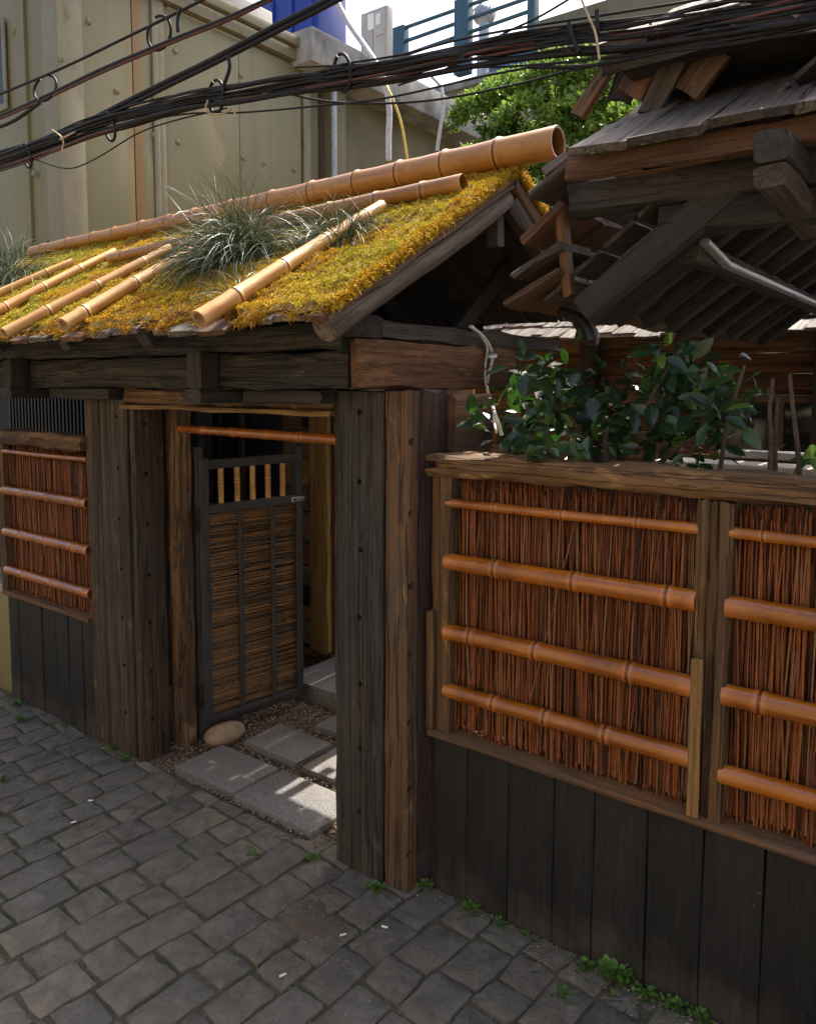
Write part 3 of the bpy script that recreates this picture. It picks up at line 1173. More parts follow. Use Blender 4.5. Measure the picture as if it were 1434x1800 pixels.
# left posts
boxt('post', -4.00, -3.86, 2.325, 2.47, -.04, 1.96, M_brown2, gate, rough=.002, ch=.006)
p = boxt('post', -3.845, -3.60, 2.318, 2.47, -.04, 1.96, M_dark2, gate, rough=.002, ch=.006)
drill(p, [(-3.685, 2.318, z) for z in (1.835, 1.566, 1.295, 1.026, .761, .499, .236)], .011)
p = boxt('post', -3.592, -3.548, 2.33, 2.505, -.04, 1.96, M_brown2, gate, rough=.002, ch=.006)
drill(p, [(-3.548, 2.395, z) for z in (1.80, 1.54, 1.27, 1.0, .74, .475, .21)], .012, .05, 'x')
boxt('post', -3.60, -3.50, 2.54, 2.66, -.04, 1.90, M_brown, gate, rough=.004, ch=.02, step=.1)
# hidden rear posts
boxt('post', -2.95, -2.80, 3.62, 3.77, -.04, 2.4, M_char, gate)
boxt('post', -5.75, -5.55, 2.33, 2.5, -.04, 1.98, M_char, gate)
boxt('post', -5.75, -5.58, 3.62, 3.77, -.04, 2.2, M_char, gate)
# front beams
boxt('beam', -5.95, -1.936, 2.165, 2.43, 1.988, 2.128, M_dark, gate, 'x', .004, .008)
boxt('beam', -5.95, -1.936, 2.135, 2.42, 2.136, 2.232, M_dark, gate, 'x', .004, .008)
p = boxt('beam', -1.930, -1.878, 2.160, 3.30, 1.986, 2.172, M_tie, gate, 'y', .005, .012)
p['label'] = 'short reddish tie beam with scarred bark-like face'
boxt('beam', -1.930, -1.90, 2.10, 3.80, 2.178, 2.245, M_grey, gate, 'y', .004, .01)
boxt('lintel', -3.58, -2.14, 2.30, 2.53, 1.905, 1.982, M_rail, gate, 'x', .006, .01)
boxt('lintel', -3.60, -2.14, 2.285, 2.35, 1.880, 1.900, M_gold, gate, 'x', .003, .005)
# projecting brackets on the beam face
for xc in (-4.30, -2.705):
    boxt('bracket', xc - .045, xc + .045, 2.06, 2.162, 1.985, 2.132, M_char, gate, 'z', .002, .006)
    boxt('bracket', xc - .06, xc + .06, 2.05, 2.30, 1.925, 1.982, M_char, gate, 'y', .002, .014)
for (x0, x1) in ((-4.2, -3.62), (-2.60, -2.145)):
    boxt('packing_beam', x0, x1, 2.24, 2.42, 1.925, 1.983, M_char, gate, 'x', .003, .006)
boxt('beam_collar', -1.985, -1.885, 2.105, 2.30, 2.178, 2.262, M_char, gate, 'x', .003, .012)
# timber side wall behind the right posts
for i in range(6):
    boxt('side_plank', -1.80, -1.735, 2.572 + .002, 2.86, .02 + i * .325, .34 + i * .325, M_red if i % 2 else M_char, gate, 'y', .004, .01)
# dark boarded infill of the gable
for i in range(9):
    y0 = 2.2 + i * .175
    zt = 2.23 + min(.56 * (y0 - 1.85), .56 * (4.15 - y0 - .17)) - .09
    if zt > 2.3:
        boxt('gable_board', -2.38, -2.355, y0, y0 + .172, 2.2, zt, M_nearblack, gate, 'z', .001, .003)
timber('brace', (-2.30, 2.55, 2.62), (-2.30, 3.05, 2.22), .05, .07, M_char, gate)
timber('brace', (-2.02, 3.45, 2.60), (-2.02, 3.0, 2.24), .05, .07, M_char, gate)

# roof
SL = .575
EY, EZ, RY = 1.80, 2.228, 3.02


def rz(Y):
    return EZ + SL * (Y - EY)


def at_roof(x, y, off=0.0):
    d = _ray(x, y)
    # z = EZ + off + SL*(Y-EY)
    k = (EZ + off - SL * EY - CAMH) / (d.z - SL * d.y)
    return C0 + d * k


XR, XL = -1.73, -5.92
roof = put('roof', timber_mesh(XR - XL - .1, .09, .10, .003, .01, 5), M_char, gate, Matrix.Translation((XL + .05, RY, rz(RY) - .09)))
roof['label'] = 'moss covered pitched roof of the gate with bamboo poles'
sl = math.atan(SL)
nrm = Vector((0, -math.sin(sl), math.cos(sl)))
# sheathing boards up the slope, ragged at the eaves
x = XL
i = 0
while x < XR - .02:
    w_ = rnd.uniform(.12, .19)
    x1 = min(x + w_, XR)
    ey = EY + rnd.uniform(-.03, .05)
    p0 = Vector(((x + x1) / 2, ey, rz(ey) - .032))
    p1 = Vector(((x + x1) / 2, RY - .01, rz(RY - .01) - .032))
    timber('roof_board', p0, p1, x1 - x - .006, .022, M_shing if i % 3 else M_orange, roof, .002, .004, (0, 0, 1), .25)
    p0 = Vector(((x + x1) / 2, 2 * RY - 2.09, rz(2.09) - .032))
    p1 = Vector(((x + x1) / 2, RY + .01, rz(RY - .01) - .032))
    timber('roof_board', p0, p1, x1 - x - .006, .022, M_char, roof, .002, .004, (0, 0, 1), .3)
    x = x1
    i += 1
# rafters under the sheathing; the gable end rafter is a round log
for k, xr in enumerate((-2.75, -3.35, -4.0, -4.65, -5.3, -5.85)):
    for s in (1, -1):
        Y0 = EY + .06 if s == 1 else 2 * RY - EY - .06
        timber('rafter', (xr, Y0, rz(EY + .06) - .08), (xr, RY, rz(RY) - .08), .06, .065, M_char, roof)


def log_mesh(L, r0, r1, seed):
    rr = random.Random(seed)
    n = 14
    secs = []
    secs.append((0.0, r0 * .06, 1))
    secs.append((0.0, r0 * .93, 1))
    for i in range(n + 1):
        t = i / n
        secs.append((.006 + t * (L - .012), (r0 + (r1 - r0) * t) * rr.uniform(.97, 1.03), 0))
    secs.append((L, r1 * .93, 1))
    secs.append((L, r1 * .06, 1))
    V, F, T = revolve(secs, 16)
    V = [(x, y + .006 * math.sin(x * 5), z + .006 * math.cos(x * 4)) for x, y, z in V]
    me = mesh_py('log', V, F)
    smooth(me, 50)
    return me


Mx, Lx = frame((-1.770, 1.87, 2.180), (-1.770, 3.0, 2.800))
put('rafter', log_mesh(Lx, .052, .042, 3), M_logwood, roof, Mx)
Mx, Lx = frame((-1.770, 3.92, 2.255), (-1.770, 3.02, 2.79))
put('rafter', timber_mesh(Lx, .07, .085, .003, .01, 8), M_grey, roof, Mx)
timber('barge_board', (-1.742, 1.90, 2.250), (-1.742, 3.0, 2.872), .03, .045, M_brown, roof, .003, .006)
timber('barge_board', (-1.742, 3.92, 2.345), (-1.742, 3.02, 2.865), .03, .06, M_orange, roof, .003, .006)
boxt('king_block', -1.83, -1.77, 2.935, 2.99, 2.60, 2.74, M_grey, roof, 'z', .002, .004)
# moss bed sheets and moss strands
pole_r = .032


def bed(y0, y1, x0, x1, seed, front=True):
    nx, ny = 220, 66
    g = np.random.default_rng(seed)
    X, Y = np.meshgrid(np.linspace(x0, x1, nx), np.linspace(y0, y1, ny))
    P = np.stack([X.ravel(), Y.ravel(), np.zeros(X.size)], 1)
    h = .002 + .022 * vnoise(P, 9, seed) + .026 * vnoise(P, 30, seed + 1) + .012 * vnoise(P, 70, seed + 5)
    edge = np.minimum(1, np.minimum((P[:, 1] - y0) / .06, (x1 - P[:, 0]) / .05))
    h *= .2 + .8 * edge
    if front:
        rag = .05 * vnoise(P * np.array([1, 0, 0]), 14, seed + 2)
        P[:, 1] += rag * (1 - np.clip((P[:, 1] - y0) / .3, 0, 1))
        Z = rz(P[:, 1]) - .018 + h
    else:
        Z = rz(2 * RY - P[:, 1]) - .018 + h
    V = np.stack([P[:, 0], P[:, 1], Z], 1)
    idx = np.arange(nx * ny).reshape(ny, nx)
    F = np.stack([idx[:-1, :-1], idx[:-1, 1:], idx[1:, 1:], idx[1:, :-1]], -1).reshape(-1, 4)
    return mesh_np('moss_bed', V, F)


put('moss_bed', bed(EY + .015, RY, XL, XR + .005, 11), M_mossbed, roof, kind='stuff')
put('moss_bed', bed(RY, 3.93, XL, XR + .005, 15, False), M_mossbed, roof, kind='stuff')
g = np.random.default_rng(31)


def moss_pts(N, y0, y1):
    # density follows closeness to the eye: right part of the roof is nearer
    t = g.uniform(0, 1, N) ** 0.75
    X = XL + (XR - XL) * t
    return X, g.uniform(y0, y1, N)


X, Y = moss_pts(210000, EY + .0, RY)
P = np.stack([X, Y, np.zeros_like(X)], 1)
h = .022 * vnoise(P, 9, 11) + .026 * vnoise(P, 30, 12) + .012 * vnoise(P, 70, 16)
tuft = h.copy()
rag = .05 * vnoise(P * np.array([1, 0, 0]), 14, 13)
keep = Y > EY + .01 + rag
bare = vnoise(P, 7, 77) < .16
keep &= ~(bare & (g.uniform(0, 1, len(X)) < .7))
P[:, 2] = rz(Y) - .016 + h
P = P[keep]
tuft = tuft[keep]
D0 = g.normal(0, .95, P.shape) + np.array([[0, -.25, 1.0]])
near = np.clip((P[:, 1] - EY) / (RY - EY), 0, 1)
tone = np.clip(.06 + vnoise(P, 3.2, 40) * .50 + np.clip(near / .25, 0, 1) * .20 + tuft * 6 + g.normal(0, .12, len(P)) - .45 * np.clip((vnoise(P, 5.5, 140) - .72) / .15, 0, 1), 0, 1)
put('moss', ribbons_mesh(P, D0, g.uniform(.006, .018, len(P)), g.uniform(.0035, .006, len(P)), g.uniform(1.5, 4.0, len(P)), 32, 4, g.uniform(0, .9, len(P)), tone), M_moss, roof, kind='stuff')
# hanging strands at the eave and at the verge
N = 22000
X = XL + (XR - XL) * g.uniform(0, 1, N) ** .7
cl = vnoise(np.stack([X, X * 0, X * 0], 1), 30, 50)
k = g.uniform(0, 1, N) < cl ** 3 * 1.3
X = X[k]
rag = .05 * vnoise(np.stack([X, X * 0, X * 0], 1), 14, 13)
Y = EY + .015 + rag + g.normal(0, .012, len(X))
P = np.stack([X, Y, rz(Y) - .018 + g.uniform(-.006, .012, len(X))], 1)
D0 = np.stack([g.normal(0, .35, len(X)), -g.uniform(.1, .9, len(X)), g.uniform(-.9, .3, len(X))], 1)
put('moss_fringe', ribbons_mesh(P, D0, g.uniform(.010, .038, len(P)), g.uniform(.0035, .0060, len(P)), g.uniform(1.5, 4, len(P)), 33, 5, g.uniform(.5, 2, len(P)), np.clip(g.normal(.26, .14, len(P)), 0, 1)), M_moss, roof, kind='stuff')
N = 16000
Y = g.uniform(EY + .05, 3.90, N)
zz = np.where(Y < RY, rz(Y), rz(2 * RY - Y))
P = np.stack([XR + g.normal(.0, .012, N), Y, zz + g.uniform(-.02, .02, N)], 1)
D0 = np.stack([g.uniform(.1, 1, N), g.normal(0, .5, N), g.uniform(-.8, .6, N)], 1)
put('moss_fringe', ribbons_mesh(P, D0, g.uniform(.008, .028, N), g.uniform(.0035, .0060, N), g.uniform(1.5, 4, N), 34, 5, g.uniform(.3, 1.8, N), np.clip(g.normal(.42, .2, N), 0, 1)), M_moss, roof, kind='stuff')
# bamboo poles on the roof
OFF = .045
ridge = bamboo('bamboo_pole', (XL + .08, RY, rz(RY) + .055), (-1.53, RY - .01, rz(RY) + .070), .038, .068, .30, M_bamridge, roof, hollow1=True, bend=.01)
ridge['label'] = 'thick bamboo ridge pole, hollow at its right end'
a, b = at_roof(195, 455, .04), at_roof(815, 322, .05)
bamboo('bamboo_pole', a, b, .030, .040, .26, M_bamridge, roof, hollow1=True, bend=.006)
for (x0, y0, x1, y1, r0, r1) in ((350, 562, 672, 362, .034, .027), (112, 571, 338, 442, .031, .026), (8, 586, 300, 436, .027, .024), (-60, 577, 203, 442, .027, .022), (-120, 570, 128, 460, .026, .022)):
    bamboo('bamboo_pole', at_roof(x0, y0, OFF), at_roof(x1, y1, OFF), r0, r1, .27, M_bamroof, roof, hollow0=False, hollow1=True, bend=.006)

timber('ridge_end_board', at_roof(58, 447, .02), at_roof(88, 440, .03), .10, .012, M_pot, roof, .001, .002)

# bamboo rail across the gateway
bamboo('bamboo_rail', (-3.44, 2.535, 1.772), (-2.10, 2.50, 1.766), .021, .026, .26, M_bamboo, gate)

# the open door
DM = Matrix.Identity(4)
h0, h1 = Vector((-3.497, 2.675, 0)), Vector((-3.405, 3.365, 0))
dx = (h1 - h0).normalized()
DM = Matrix(((dx.x, -dx.y, 0, h0.x), (dx.y, dx.x, 0, h0.y), (0, 0, 1, 0), (0, 0, 0, 1)))
DW = (h1 - h0).length


def dloc(x, y, z):
    return DM @ Vector((x, y, z))


def dbar(name, x0, z0, x1, z1, w, d, mat, parent, y=0.0):
    return timber(name, dloc(x0, y, z0), dloc(x1, y, z1), w if abs(x1 - x0) < abs(z1 - z0) else d, d if abs(x1 - x0) < abs(z1 - z0) else w, mat, parent, .0008, .003, (0, 0, 1) if abs(x1 - x0) > abs(z1 - z0) else tuple(DM.to_3x3() @ Vector((0, 1, 0))))


DY = -.0      # door leaf: local -y faces the street side viewer
door = dbar('door', .03, .07, .03, 1.60, .058, .055, M_door, gate)
door['label'] = 'open door leaf of black battens, horizontal brushwood and short bamboo bars'
dbar('stile', DW - .02, .07, DW - .02, 1.635, .045, .050, M_door, door)
dbar('top_rail', .058, 1.565, DW - .043, 1.565, .05, .045, M_door, door)
dbar('mid_rail', .058, 1.315, DW - .043, 1.315, .05, .045, M_door, door)
dbar('bottom_rail', .058, .105, DW - .043, .105, .06, .045, M_door, door)
for t in (.34, .66):
    dbar('batten', t * DW + .02, .136, t * DW + .02, 1.289, .028, .018, M_door, door, -.022)
for i in range(5):
    x = .15 + i * .105
    z0, z1 = 1.340, 1.540
    bamboo('bamboo_bar', dloc(x, 0, z0), dloc(x, 0, z1), .0165, .0165, .13 + .05 * (i % 3), M_bamroof, door, bend=.001)
g = np.random.default_rng(61)
N = 330
zs = np.concatenate([np.linspace(.14, 1.285, 190), np.linspace(.14, 1.285, N - 190)]) + g.normal(0, .0022, N)
yy = np.concatenate([g.uniform(-.010, -.004, 190), g.uniform(.006, .016, N - 190)])
S = np.stack([np.full(N, .058), yy, zs], 1)
Ee = np.stack([np.full(N, DW - .044), yy + g.normal(0, .003, N), zs + g.normal(0, .006, N)], 1)
R3 = np.array(DM.to_3x3())
T3 = np.array(DM.translation)
put('brushwood', sticks_mesh(S @ R3.T + T3, Ee @ R3.T + T3, g.uniform(.0020, .0034, N), .0022, 62, 5, 7), M_twig2, door, kind='stuff')
# latch plate and hinges
lp = slab_mesh(DW - .085, DW + .012, -.034, -.028, 1.300, 1.330, .002)
put('latch', lp, M_steel, door, DM)
put('latch_slot', slab_mesh(DW - .07, DW - .055, -.0385, -.033, 1.309, 1.321, .001), M_iron, door, DM)
for z in (.20, 1.20):
    put('hinge', slab_mesh(-.025, .0, -.03, -.012, z, z + .13, .003), M_iron, door, DM)
boxt('hinge_post', -3.53, -3.485, 2.664, 2.71, -.02, 1.66, M_door, gate, 'z', .001, .003)

# ------------------------------------------------------------------ brushwood fences
def twigs(x0, x1, y0, y1, z0, z1, N, seed, rr=(.0020, .0042)):
    g = np.random.default_rng(seed)
    xs = g.uniform(x0, x1, N)
    S = np.stack([xs, g.uniform(y0, y1, N), z0 + g.uniform(-.01, .03, N)], 1)
    top = np.where(g.uniform(0, 1, N) < .9, z1 + g.normal(0, .022, N), z1 + g.uniform(-.2, .0, N))
    lean = np.where(g.uniform(0, 1, N) < .12, g.normal(0, .10, N), g.normal(0, .022, N))
    E2 = np.stack([np.clip(xs + lean, x0 - .01, x1 + .01), np.clip(S[:, 1] + g.normal(0, .01, N), y0, y1), top], 1)
    return sticks_mesh(S, E2, g.uniform(rr[0], rr[1], N), .007, seed + 1, 5, 7)


fr = root('brushwood_fence', 'long brushwood fence right of the gate with black boards below and bamboo rails', 'fence', (-.9, 2.45, 0))
FY = 2.425
edges = [-1.725, -1.562, -1.380, -1.198, -1.046, -.857, -.678, -.497, -.31, -.12, .07, .26, .45, .64]
for i in range(len(edges) - 1):
    x0, x1 = edges[i], edges[i + 1]
    dy = rnd.uniform(-.004, .005)
    boxt('board', x0 + .0012, x1 - .0012, FY + dy, FY + .03 + dy, -.03, .632, M_black, fr, 'z', .0012, .004, .16)
for e_ in edges[1:-1]:  # unseen backing strips, added to block light leaking between the boards
    boxt('batten', e_ - .03, e_ + .03, FY + .040, FY + .055, -.02, .60, M_black, fr, 'z', .001, .003, .3)
boxt('ledge', -1.735, .70, FY - .030, FY + .16, .634, .660, M_ledge, fr, 'x', .0015, .004)
tr_ = boxt('top_rail', -1.742, .70, FY - .03, FY + .13, 1.662, 1.745, M_rail, fr, 'x', .006, .016, .09)
slot(tr_, (-1.75, -1.705, FY - .06, FY + .06, 1.690, 1.717))
for (x0, x1) in ((-1.742, -1.70), (-1.692, -1.645)):
    boxt('post', x0, x1, FY - .012 + (x0 < -1.7) * .02, FY + .10, .661, 1.66, M_rail, fr, 'z', .003, .006)
boxt('post', -1.745, -1.712, FY - .022, FY + .006, .661, 1.13, M_rail, fr, 'z', .002, .004)
for (x0, x1, y0) in ((-.733, -.700, 0), (-.699, -.666, .012), (-.665, -.628, -.004)):
    boxt('post', x0, x1, FY - .014 + y0, FY + .10, .661, 1.66, M_rail, fr, 'z', .003, .006)
boxt('post', -.728, -.694, FY - .034, FY - .016, .661, 1.17, M_gold, fr, 'z', .002, .004)
for (x0, x1) in ((.30, .34), (.345, .39)):
    boxt('post', x0, x1, FY - .012, FY + .10, .661, 1.66, M_rail, fr, 'z', .003, .006)
put('brushwood', twigs(-1.645, -.735, FY + .030, FY + .10, .664, 1.632, 1000, 71), M_twig, fr, kind='stuff')
put('brushwood', twigs(-.625, .295, FY + .030, FY + .10, .664, 1.632, 900, 75, (.0025, .005)), M_twig, fr, kind='stuff')
BY = FY + .004
for (z, r, na, nb) in ((1.563, .0175, (.225, .51, .79), (.10, .28, .5, .72)), (1.337, .034, (.235, .565, .905), (.36, .75)), (1.062, .034, (.125, .415, .78), (.115, .45, .8)), (.830, .031, (.235, .46, .70), (.03, .40, .75))):
    bamboo('bamboo_rail', (-1.668, BY, z - .003), (-.728, BY, z + .004), r * .97, r * 1.04, .3, M_bamboo, fr, nodes=[t * .94 for t in na], bend=.002)
    bamboo('bamboo_rail', (-.640, BY, z + .004 - (.02 if z < .9 else 0)), (.30, BY, z + .002 - (.02 if z < .9 else 0)), r * 1.02, r, .3, M_bamboo, fr, nodes=[t * .94 for t in nb], bend=.002)

fl = root('brushwood_fence', 'short brushwood fence left of the gate posts with black boards below', 'fence', (-4.4, 2.35, 0))
LY = 2.335
edges = [-4.99, -4.86, -4.72, -4.57, -4.41, -4.265, -4.11, -4.005]
for i in range(len(edges) - 1):
    dy = rnd.uniform(-.006, .006)
    boxt('board', edges[i] + .003, edges[i + 1] - .003, LY + dy, LY + .03 + dy, -.03, .672, M_black, fl, 'z', .0015, .005, .16)
boxt('ledge', -5.0, -4.003, LY - .03, LY + .14, .674, .698, M_ledge, fl, 'x', .0015, .004)
boxt('top_rail', -5.05, -4.003, LY - .035, LY + .12, 1.635, 1.718, M_rail, fl, 'x', .005, .014, .09)
boxt('post', -5.03, -4.955, LY - .02, LY + .08, .699, 1.633, M_rail, fl, 'z', .004, .008)
put('brushwood', twigs(-4.955, -4.01, LY + .025, LY + .08, .702, 1.61, 850, 81), M_twig, fl, kind='stuff')
for (z, r) in ((1.585, .015), (1.34, .031), (1.075, .031), (.83, .030)):
    bamboo('bamboo_rail', (-4.975, LY, z), (-4.005, LY, z + .004), r, r, .31, M_bamboo, fl, bend=.002)

# low rendered wall past the left fence
lw = root('low_wall', 'low pale rendered wall at the far left past the short fence', 'wall', (-5.8, 2.4, 0))
slab('wall_body', -6.6, -5.04, 2.36, 2.55, -.03, .66, M_panel, lw, .008)
slab('coping', -6.6, -5.03, 2.34, 2.57, .662, .72, M_concrete, lw, .01)
boxt('upright', -5.20, -5.06, 2.40, 2.52, .722, 1.62, M_brown, lw, 'z')

# dark slatted screen and posts behind the left fence
sc = root('slatted_screen', 'dark vertical slatted screen behind the short left fence', 'screen', (-5.4, 3.0, 0))
slab('backing', -7.2, -5.0, 3.06, 3.09, 0, 2.1, M_darkint, sc, .004)
for i in range(26):
    x = -6.3 + i * .05
    slab('slat', x, x + .022, 3.02, 3.055, .6, 2.05, M_iron, sc, .003)
slab('frame', -5.0, -4.94, 3.0, 3.09, 0, 2.1, M_darkint, sc, .004)
for x, m_ in ((-4.75, M_brown), (-4.57, M_red), (-4.42, M_char)):
    boxt('post', x - .075, x + .075, 3.0, 3.12, -.02, 2.05, m_, sc, 'z')

# ------------------------------------------------------------------ inner wall seen through the gateway
iw = root('inner_house', 'dark timber house front seen through the open gateway', 'house', (-4.2, 4.0, 0))
IY = 3.98
z = .10
hs = [.20, .19, .21, .17, .22, .19, .20, .18, .21, .20]
for i, hh in enumerate(hs):
    boxt('block', -4.20, -3.935, IY + rnd.uniform(0, .015), IY + .2, z + .004, z + hh - .004, (M_tan, M_honey, M_tan, M_gold, M_tan)[i % 5], iw, 'x', .004, .008)
    z += hh
p = boxt('door_post', -3.905, -3.73, IY - .03, IY + .15, .10, 2.1, M_honey, iw, 'z', .003, .008)
boxt('door_jamb', -3.725, -3.69, IY + .01, IY + .15, .10, 2.1, M_brown, iw, 'z', .002, .004)
boxt('sill', -4.25, -3.55, IY - .02, IY + .2, -.02, .095, M_brown, iw, 'x', .004, .01)
for z in (.42, 1.70):
    slab('hinge', -3.96, -3.905, IY - .042, IY - .031, z, z + .15, M_iron, iw, .003)
    slab('hinge', -3.935, -3.925, IY - .055, IY - .043, z, z + .15, M_iron, iw, .003)
for k in range(10):
    boxt('wall_plank', -5.52 + k * .13, -5.52 + (k + 1) * .13 - .004, IY + .25, IY + .28, 0, 2.1, M_char, iw, 'z', .002, .004)
boxt('trim_strip', -4.92, -4.885, IY + .20, IY + .24, 0, 2.2, M_ledge, iw, 'z', .001, .003)
boxt('trim_strip', -4.235, -4.205, IY + .05, IY + .10, 0, 2.2, M_ledge, iw, 'z', .001, .003)
p = boxt('post', -5.32, -5.06, IY - .1, IY + .05, -.02, 2.15, M_dark, iw, 'z')
drill(p, [(-5.12, IY - .1, 1.72), (-5.12, IY - .1, 1.4), (-5.12, IY - .1, 1.1)], .02)
for k in range(12):
    boxt('wall_plank', -6.6 + k * .13, -6.6 + (k + 1) * .13 - .004, IY + .10, IY + .13, 0, 2.3, M_char, iw, 'z', .002, .004)
# unseen tall plank wall, added to block the sun from the gateway
for k in range(25):
    boxt('wall_plank', -6.4 + k * .138, -6.4 + (k + 1) * .138 - .004, 4.60, 4.63, 0, 3.40, M_tan if k % 3 else M_honey, iw, 'z', .002, .004, .4)

# unseen bamboo picket fence, shaped to cast sun streaks on the slabs
pf = root('streak_picket_fence', 'unseen bamboo picket fence behind the big gate post, placed to cast sun streaks', 'fence', (-2.3, 3.62, 0))
for i in range(9):
    x = -2.62 + i * .085
    bamboo('picket', (x, 3.62, -.02), (x, 3.62, 1.36 + rnd.uniform(-.10, .10)), .022, .021, .25, M_bamroof, pf, bend=.002)
for z in (.25, .80):
    bamboo('rail', (-2.70, 3.655, z), (-1.85, 3.655, z), .018, .018, .25, M_bamroof, pf, bend=.002)

# ------------------------------------------------------------------ unseen house across the street, added to bounce warm light
oh = root('bounce_light_house', 'unseen tan plastered house added across the street for warm bounced light', 'house', (-2, -3, 0))
slab('wall', -11, 5, -6.5, -2.6, -.02, 4.6, M_plaster, oh, .02)
slab('plinth', -11.05, 5.05, -6.6, -2.54, -.02, .5, M_concrete, oh, .02)
slab('roof', -11.3, 5.3, -6.8, -2.35, 4.602, 4.75, M_concrete, oh, .03)
for x in (-8.6, -5.4, -2.2, 1.6):
    wd_ = slab('window', x, x + 1.2, -2.60, -2.57, 1.3, 2.6, M_glass, oh, .004)
    for (x0, x1, z0, z1) in ((x - .06, x + 1.26, 2.6, 2.67), (x - .06, x + 1.26, 1.22, 1.3), (x - .06, x, 1.3, 2.6), (x + 1.2, x + 1.26, 1.3, 2.6)):
        slab('frame', x0, x1, -2.60, -2.54, z0, z1, M_gold, wd_, .005)

# ------------------------------------------------------------------ timber pavilion on the right
pv = root('timber_pavilion', 'dark two-tiered timber pavilion roof with ragged board shingles on the right', 'pavilion', (-.6, 3.2, 0))
PY = 2.60
slats = [((-1.512, 2.302), (-1.29, 2.405), M_orange), ((-1.477, 2.405), (-1.285, 2.500), M_grey), ((-1.444, 2.527), (-1.285, 2.640), M_orange), ((-1.417, 2.686), (-1.26, 2.775), M_grey), ((-1.356, 2.757), (-1.22, 2.825), M_shing)]
for (lo, hi, m_) in slats:
    y = PY - .05
    j = 0
    while y < 5.1:
        w_ = rnd.uniform(.20, .36)
        ex = rnd.uniform(-.02, .02) if j else 0
        ez = ex * .45
        timber('slope_board', (lo[0] + ex, y + w_ / 2, lo[1] + ez), (hi[0], y + w_ / 2, hi[1]), w_ - .006, .026, m_ if j == 0 else (M_grey, M_orange, M_shing)[j % 3], pv, .003, .005, (0, 0, 1), .1)
        y += w_
        j += 1
timber('corner_board', (-1.275, PY + .02, 2.325), (-1.315, PY + .02, 2.615), .03, .055, M_orange, pv, .003, .005, (0, 1, 0))
boxt('beam', -1.285, .8, PY, PY + .12, 2.606, 2.718, M_char2, pv, 'x', .005, .012)
# principal rafter + rafters of the left slope
for i, yy_ in enumerate((2.65, 2.93, 3.2, 3.47, 3.76, 4.06, 4.38, 4.7, 5.05)):
    mm = M_char
    e = 0 if i == 0 else rnd.uniform(-.03, .03)
    timber('rafter', (-1.235 + e, yy_, 2.268 + e * .7), (-.30, yy_, 2.96), .07, .105 if i == 0 else .085, mm, pv, .003, .008)
for k in range(9):
    t = k / 9
    xa, za = -1.33 + t * 1.05, 2.275 + t * .777
    timber('soffit_board', (xa, 2.62, za + .075), (xa, 5.2, za + .075), .125, .016, M_char if k % 3 else M_grey, pv, .002, .004, (-.6, 0, .8), .4)
boxt('collar_beam', -.96, .8, PY + .02, PY + .13, 2.505, 2.600, M_char, pv, 'x', .004, .01)
boxt('purlin', -.935, -.865, 2.74, 5.2, 2.425, 2.50, M_char, pv, 'y', .003, .008)
# galvanised channel fixed under the purlin
ch_ = [(-.85, 2.76, 2.492), (-.845, 3.02, 2.445), (-.84, 5.1, 2.44)]
for a, b in zip(ch_[:-1], ch_[1:]):
    timber('metal_channel', a, b, .034, .022, M_alu, pv, .0003, .004)
# front fascia, sub fascia and shingled skirt
boxt('fascia', -1.225, .8, 2.475, 2.50, 2.690, 2.762, M_orange, pv, 'x', .004, .006)
timber('sub_fascia', (-1.08, 2.53, 2.715), (.8, 2.53, 2.725), .05, .055, M_brown, pv, .003, .006)
x = -1.18
i = 0
while x < .8:
    w_ = rnd.uniform(.14, .26)
    dy = rnd.uniform(-.03, .03)
    timber('skirt_shingle', (x + w_ / 2, 2.40 + dy, 2.757 + dy * .5), (x + w_ / 2, 3.22, 3.17), w_ - .004, .026, M_grey if i % 3 else M_shing, pv, .004, .005, (0, 0, 1), .1)
    if i % 2 == 0 and x > -.6:
        timber('skirt_shingle', (x + w_ / 2 + .05, 2.62 + dy, 2.895 + dy * .5), (x + w_ / 2 + .05, 3.15, 3.165), w_ * .8, .022, M_grey, pv, .004, .005, (0, 0, 1), .1)
    x += w_
    i += 1
for k in range(8):  # boards added overhead to stop sun falling through onto the fence brushwood
    x0_ = -.30 + k * .14
    boxt('sun_block_board', x0_, x0_ + .136, 2.74, 5.2, 3.03, 3.05, M_char, pv, 'y', .002, .004, .4)
# heavy bracket block projecting at the front
boxt('bracket_block', -.585, -.495, 2.29, 2.9, 2.60, 2.682, M_char, pv, 'y', .003, .01)
timber('bracket_block', (-.54, 2.30, 2.565), (-.54, 2.9, 2.52), .088, .062, M_grey, pv, .003, .01)
# upper tier: ragged hanging planks, dark wall, soffit and shingles
for (a, b, Y, w_, m_) in (((1098, 70), (1016, 203), 2.86, .065, M_brown), ((1125, 75), (1088, 178), 2.88, .10, M_char), ((1165, 55), (1108, 170), 2.84, .12, M_red), ((1200, 80), (1137, 205), 2.78, .085, M_grey), ((1262, 90), (1206, 165), 2.80, .11, M_brown), ((1215, 40), (1168, 150), 3.1, .12, M_char), ((1300, 40), (1225, 130), 3.1, .10, M_grey)):
    timber('hanging_plank', at_y(*b, Y), at_y(*a, Y), w_, .03, m_, pv, .004, .006, (0, -1, .2))
for k in range(11):
    boxt('upper_wall_board', -1.02 + k * .17, -1.02 + k * .17 + .166, 3.24, 3.27, 2.9, 3.75, M_char, pv, 'z', .002, .004)
pa, pb = at_y(1075, 80, 2.75), at_y(1434, 20, 2.42)
x = -1.22
i = 0
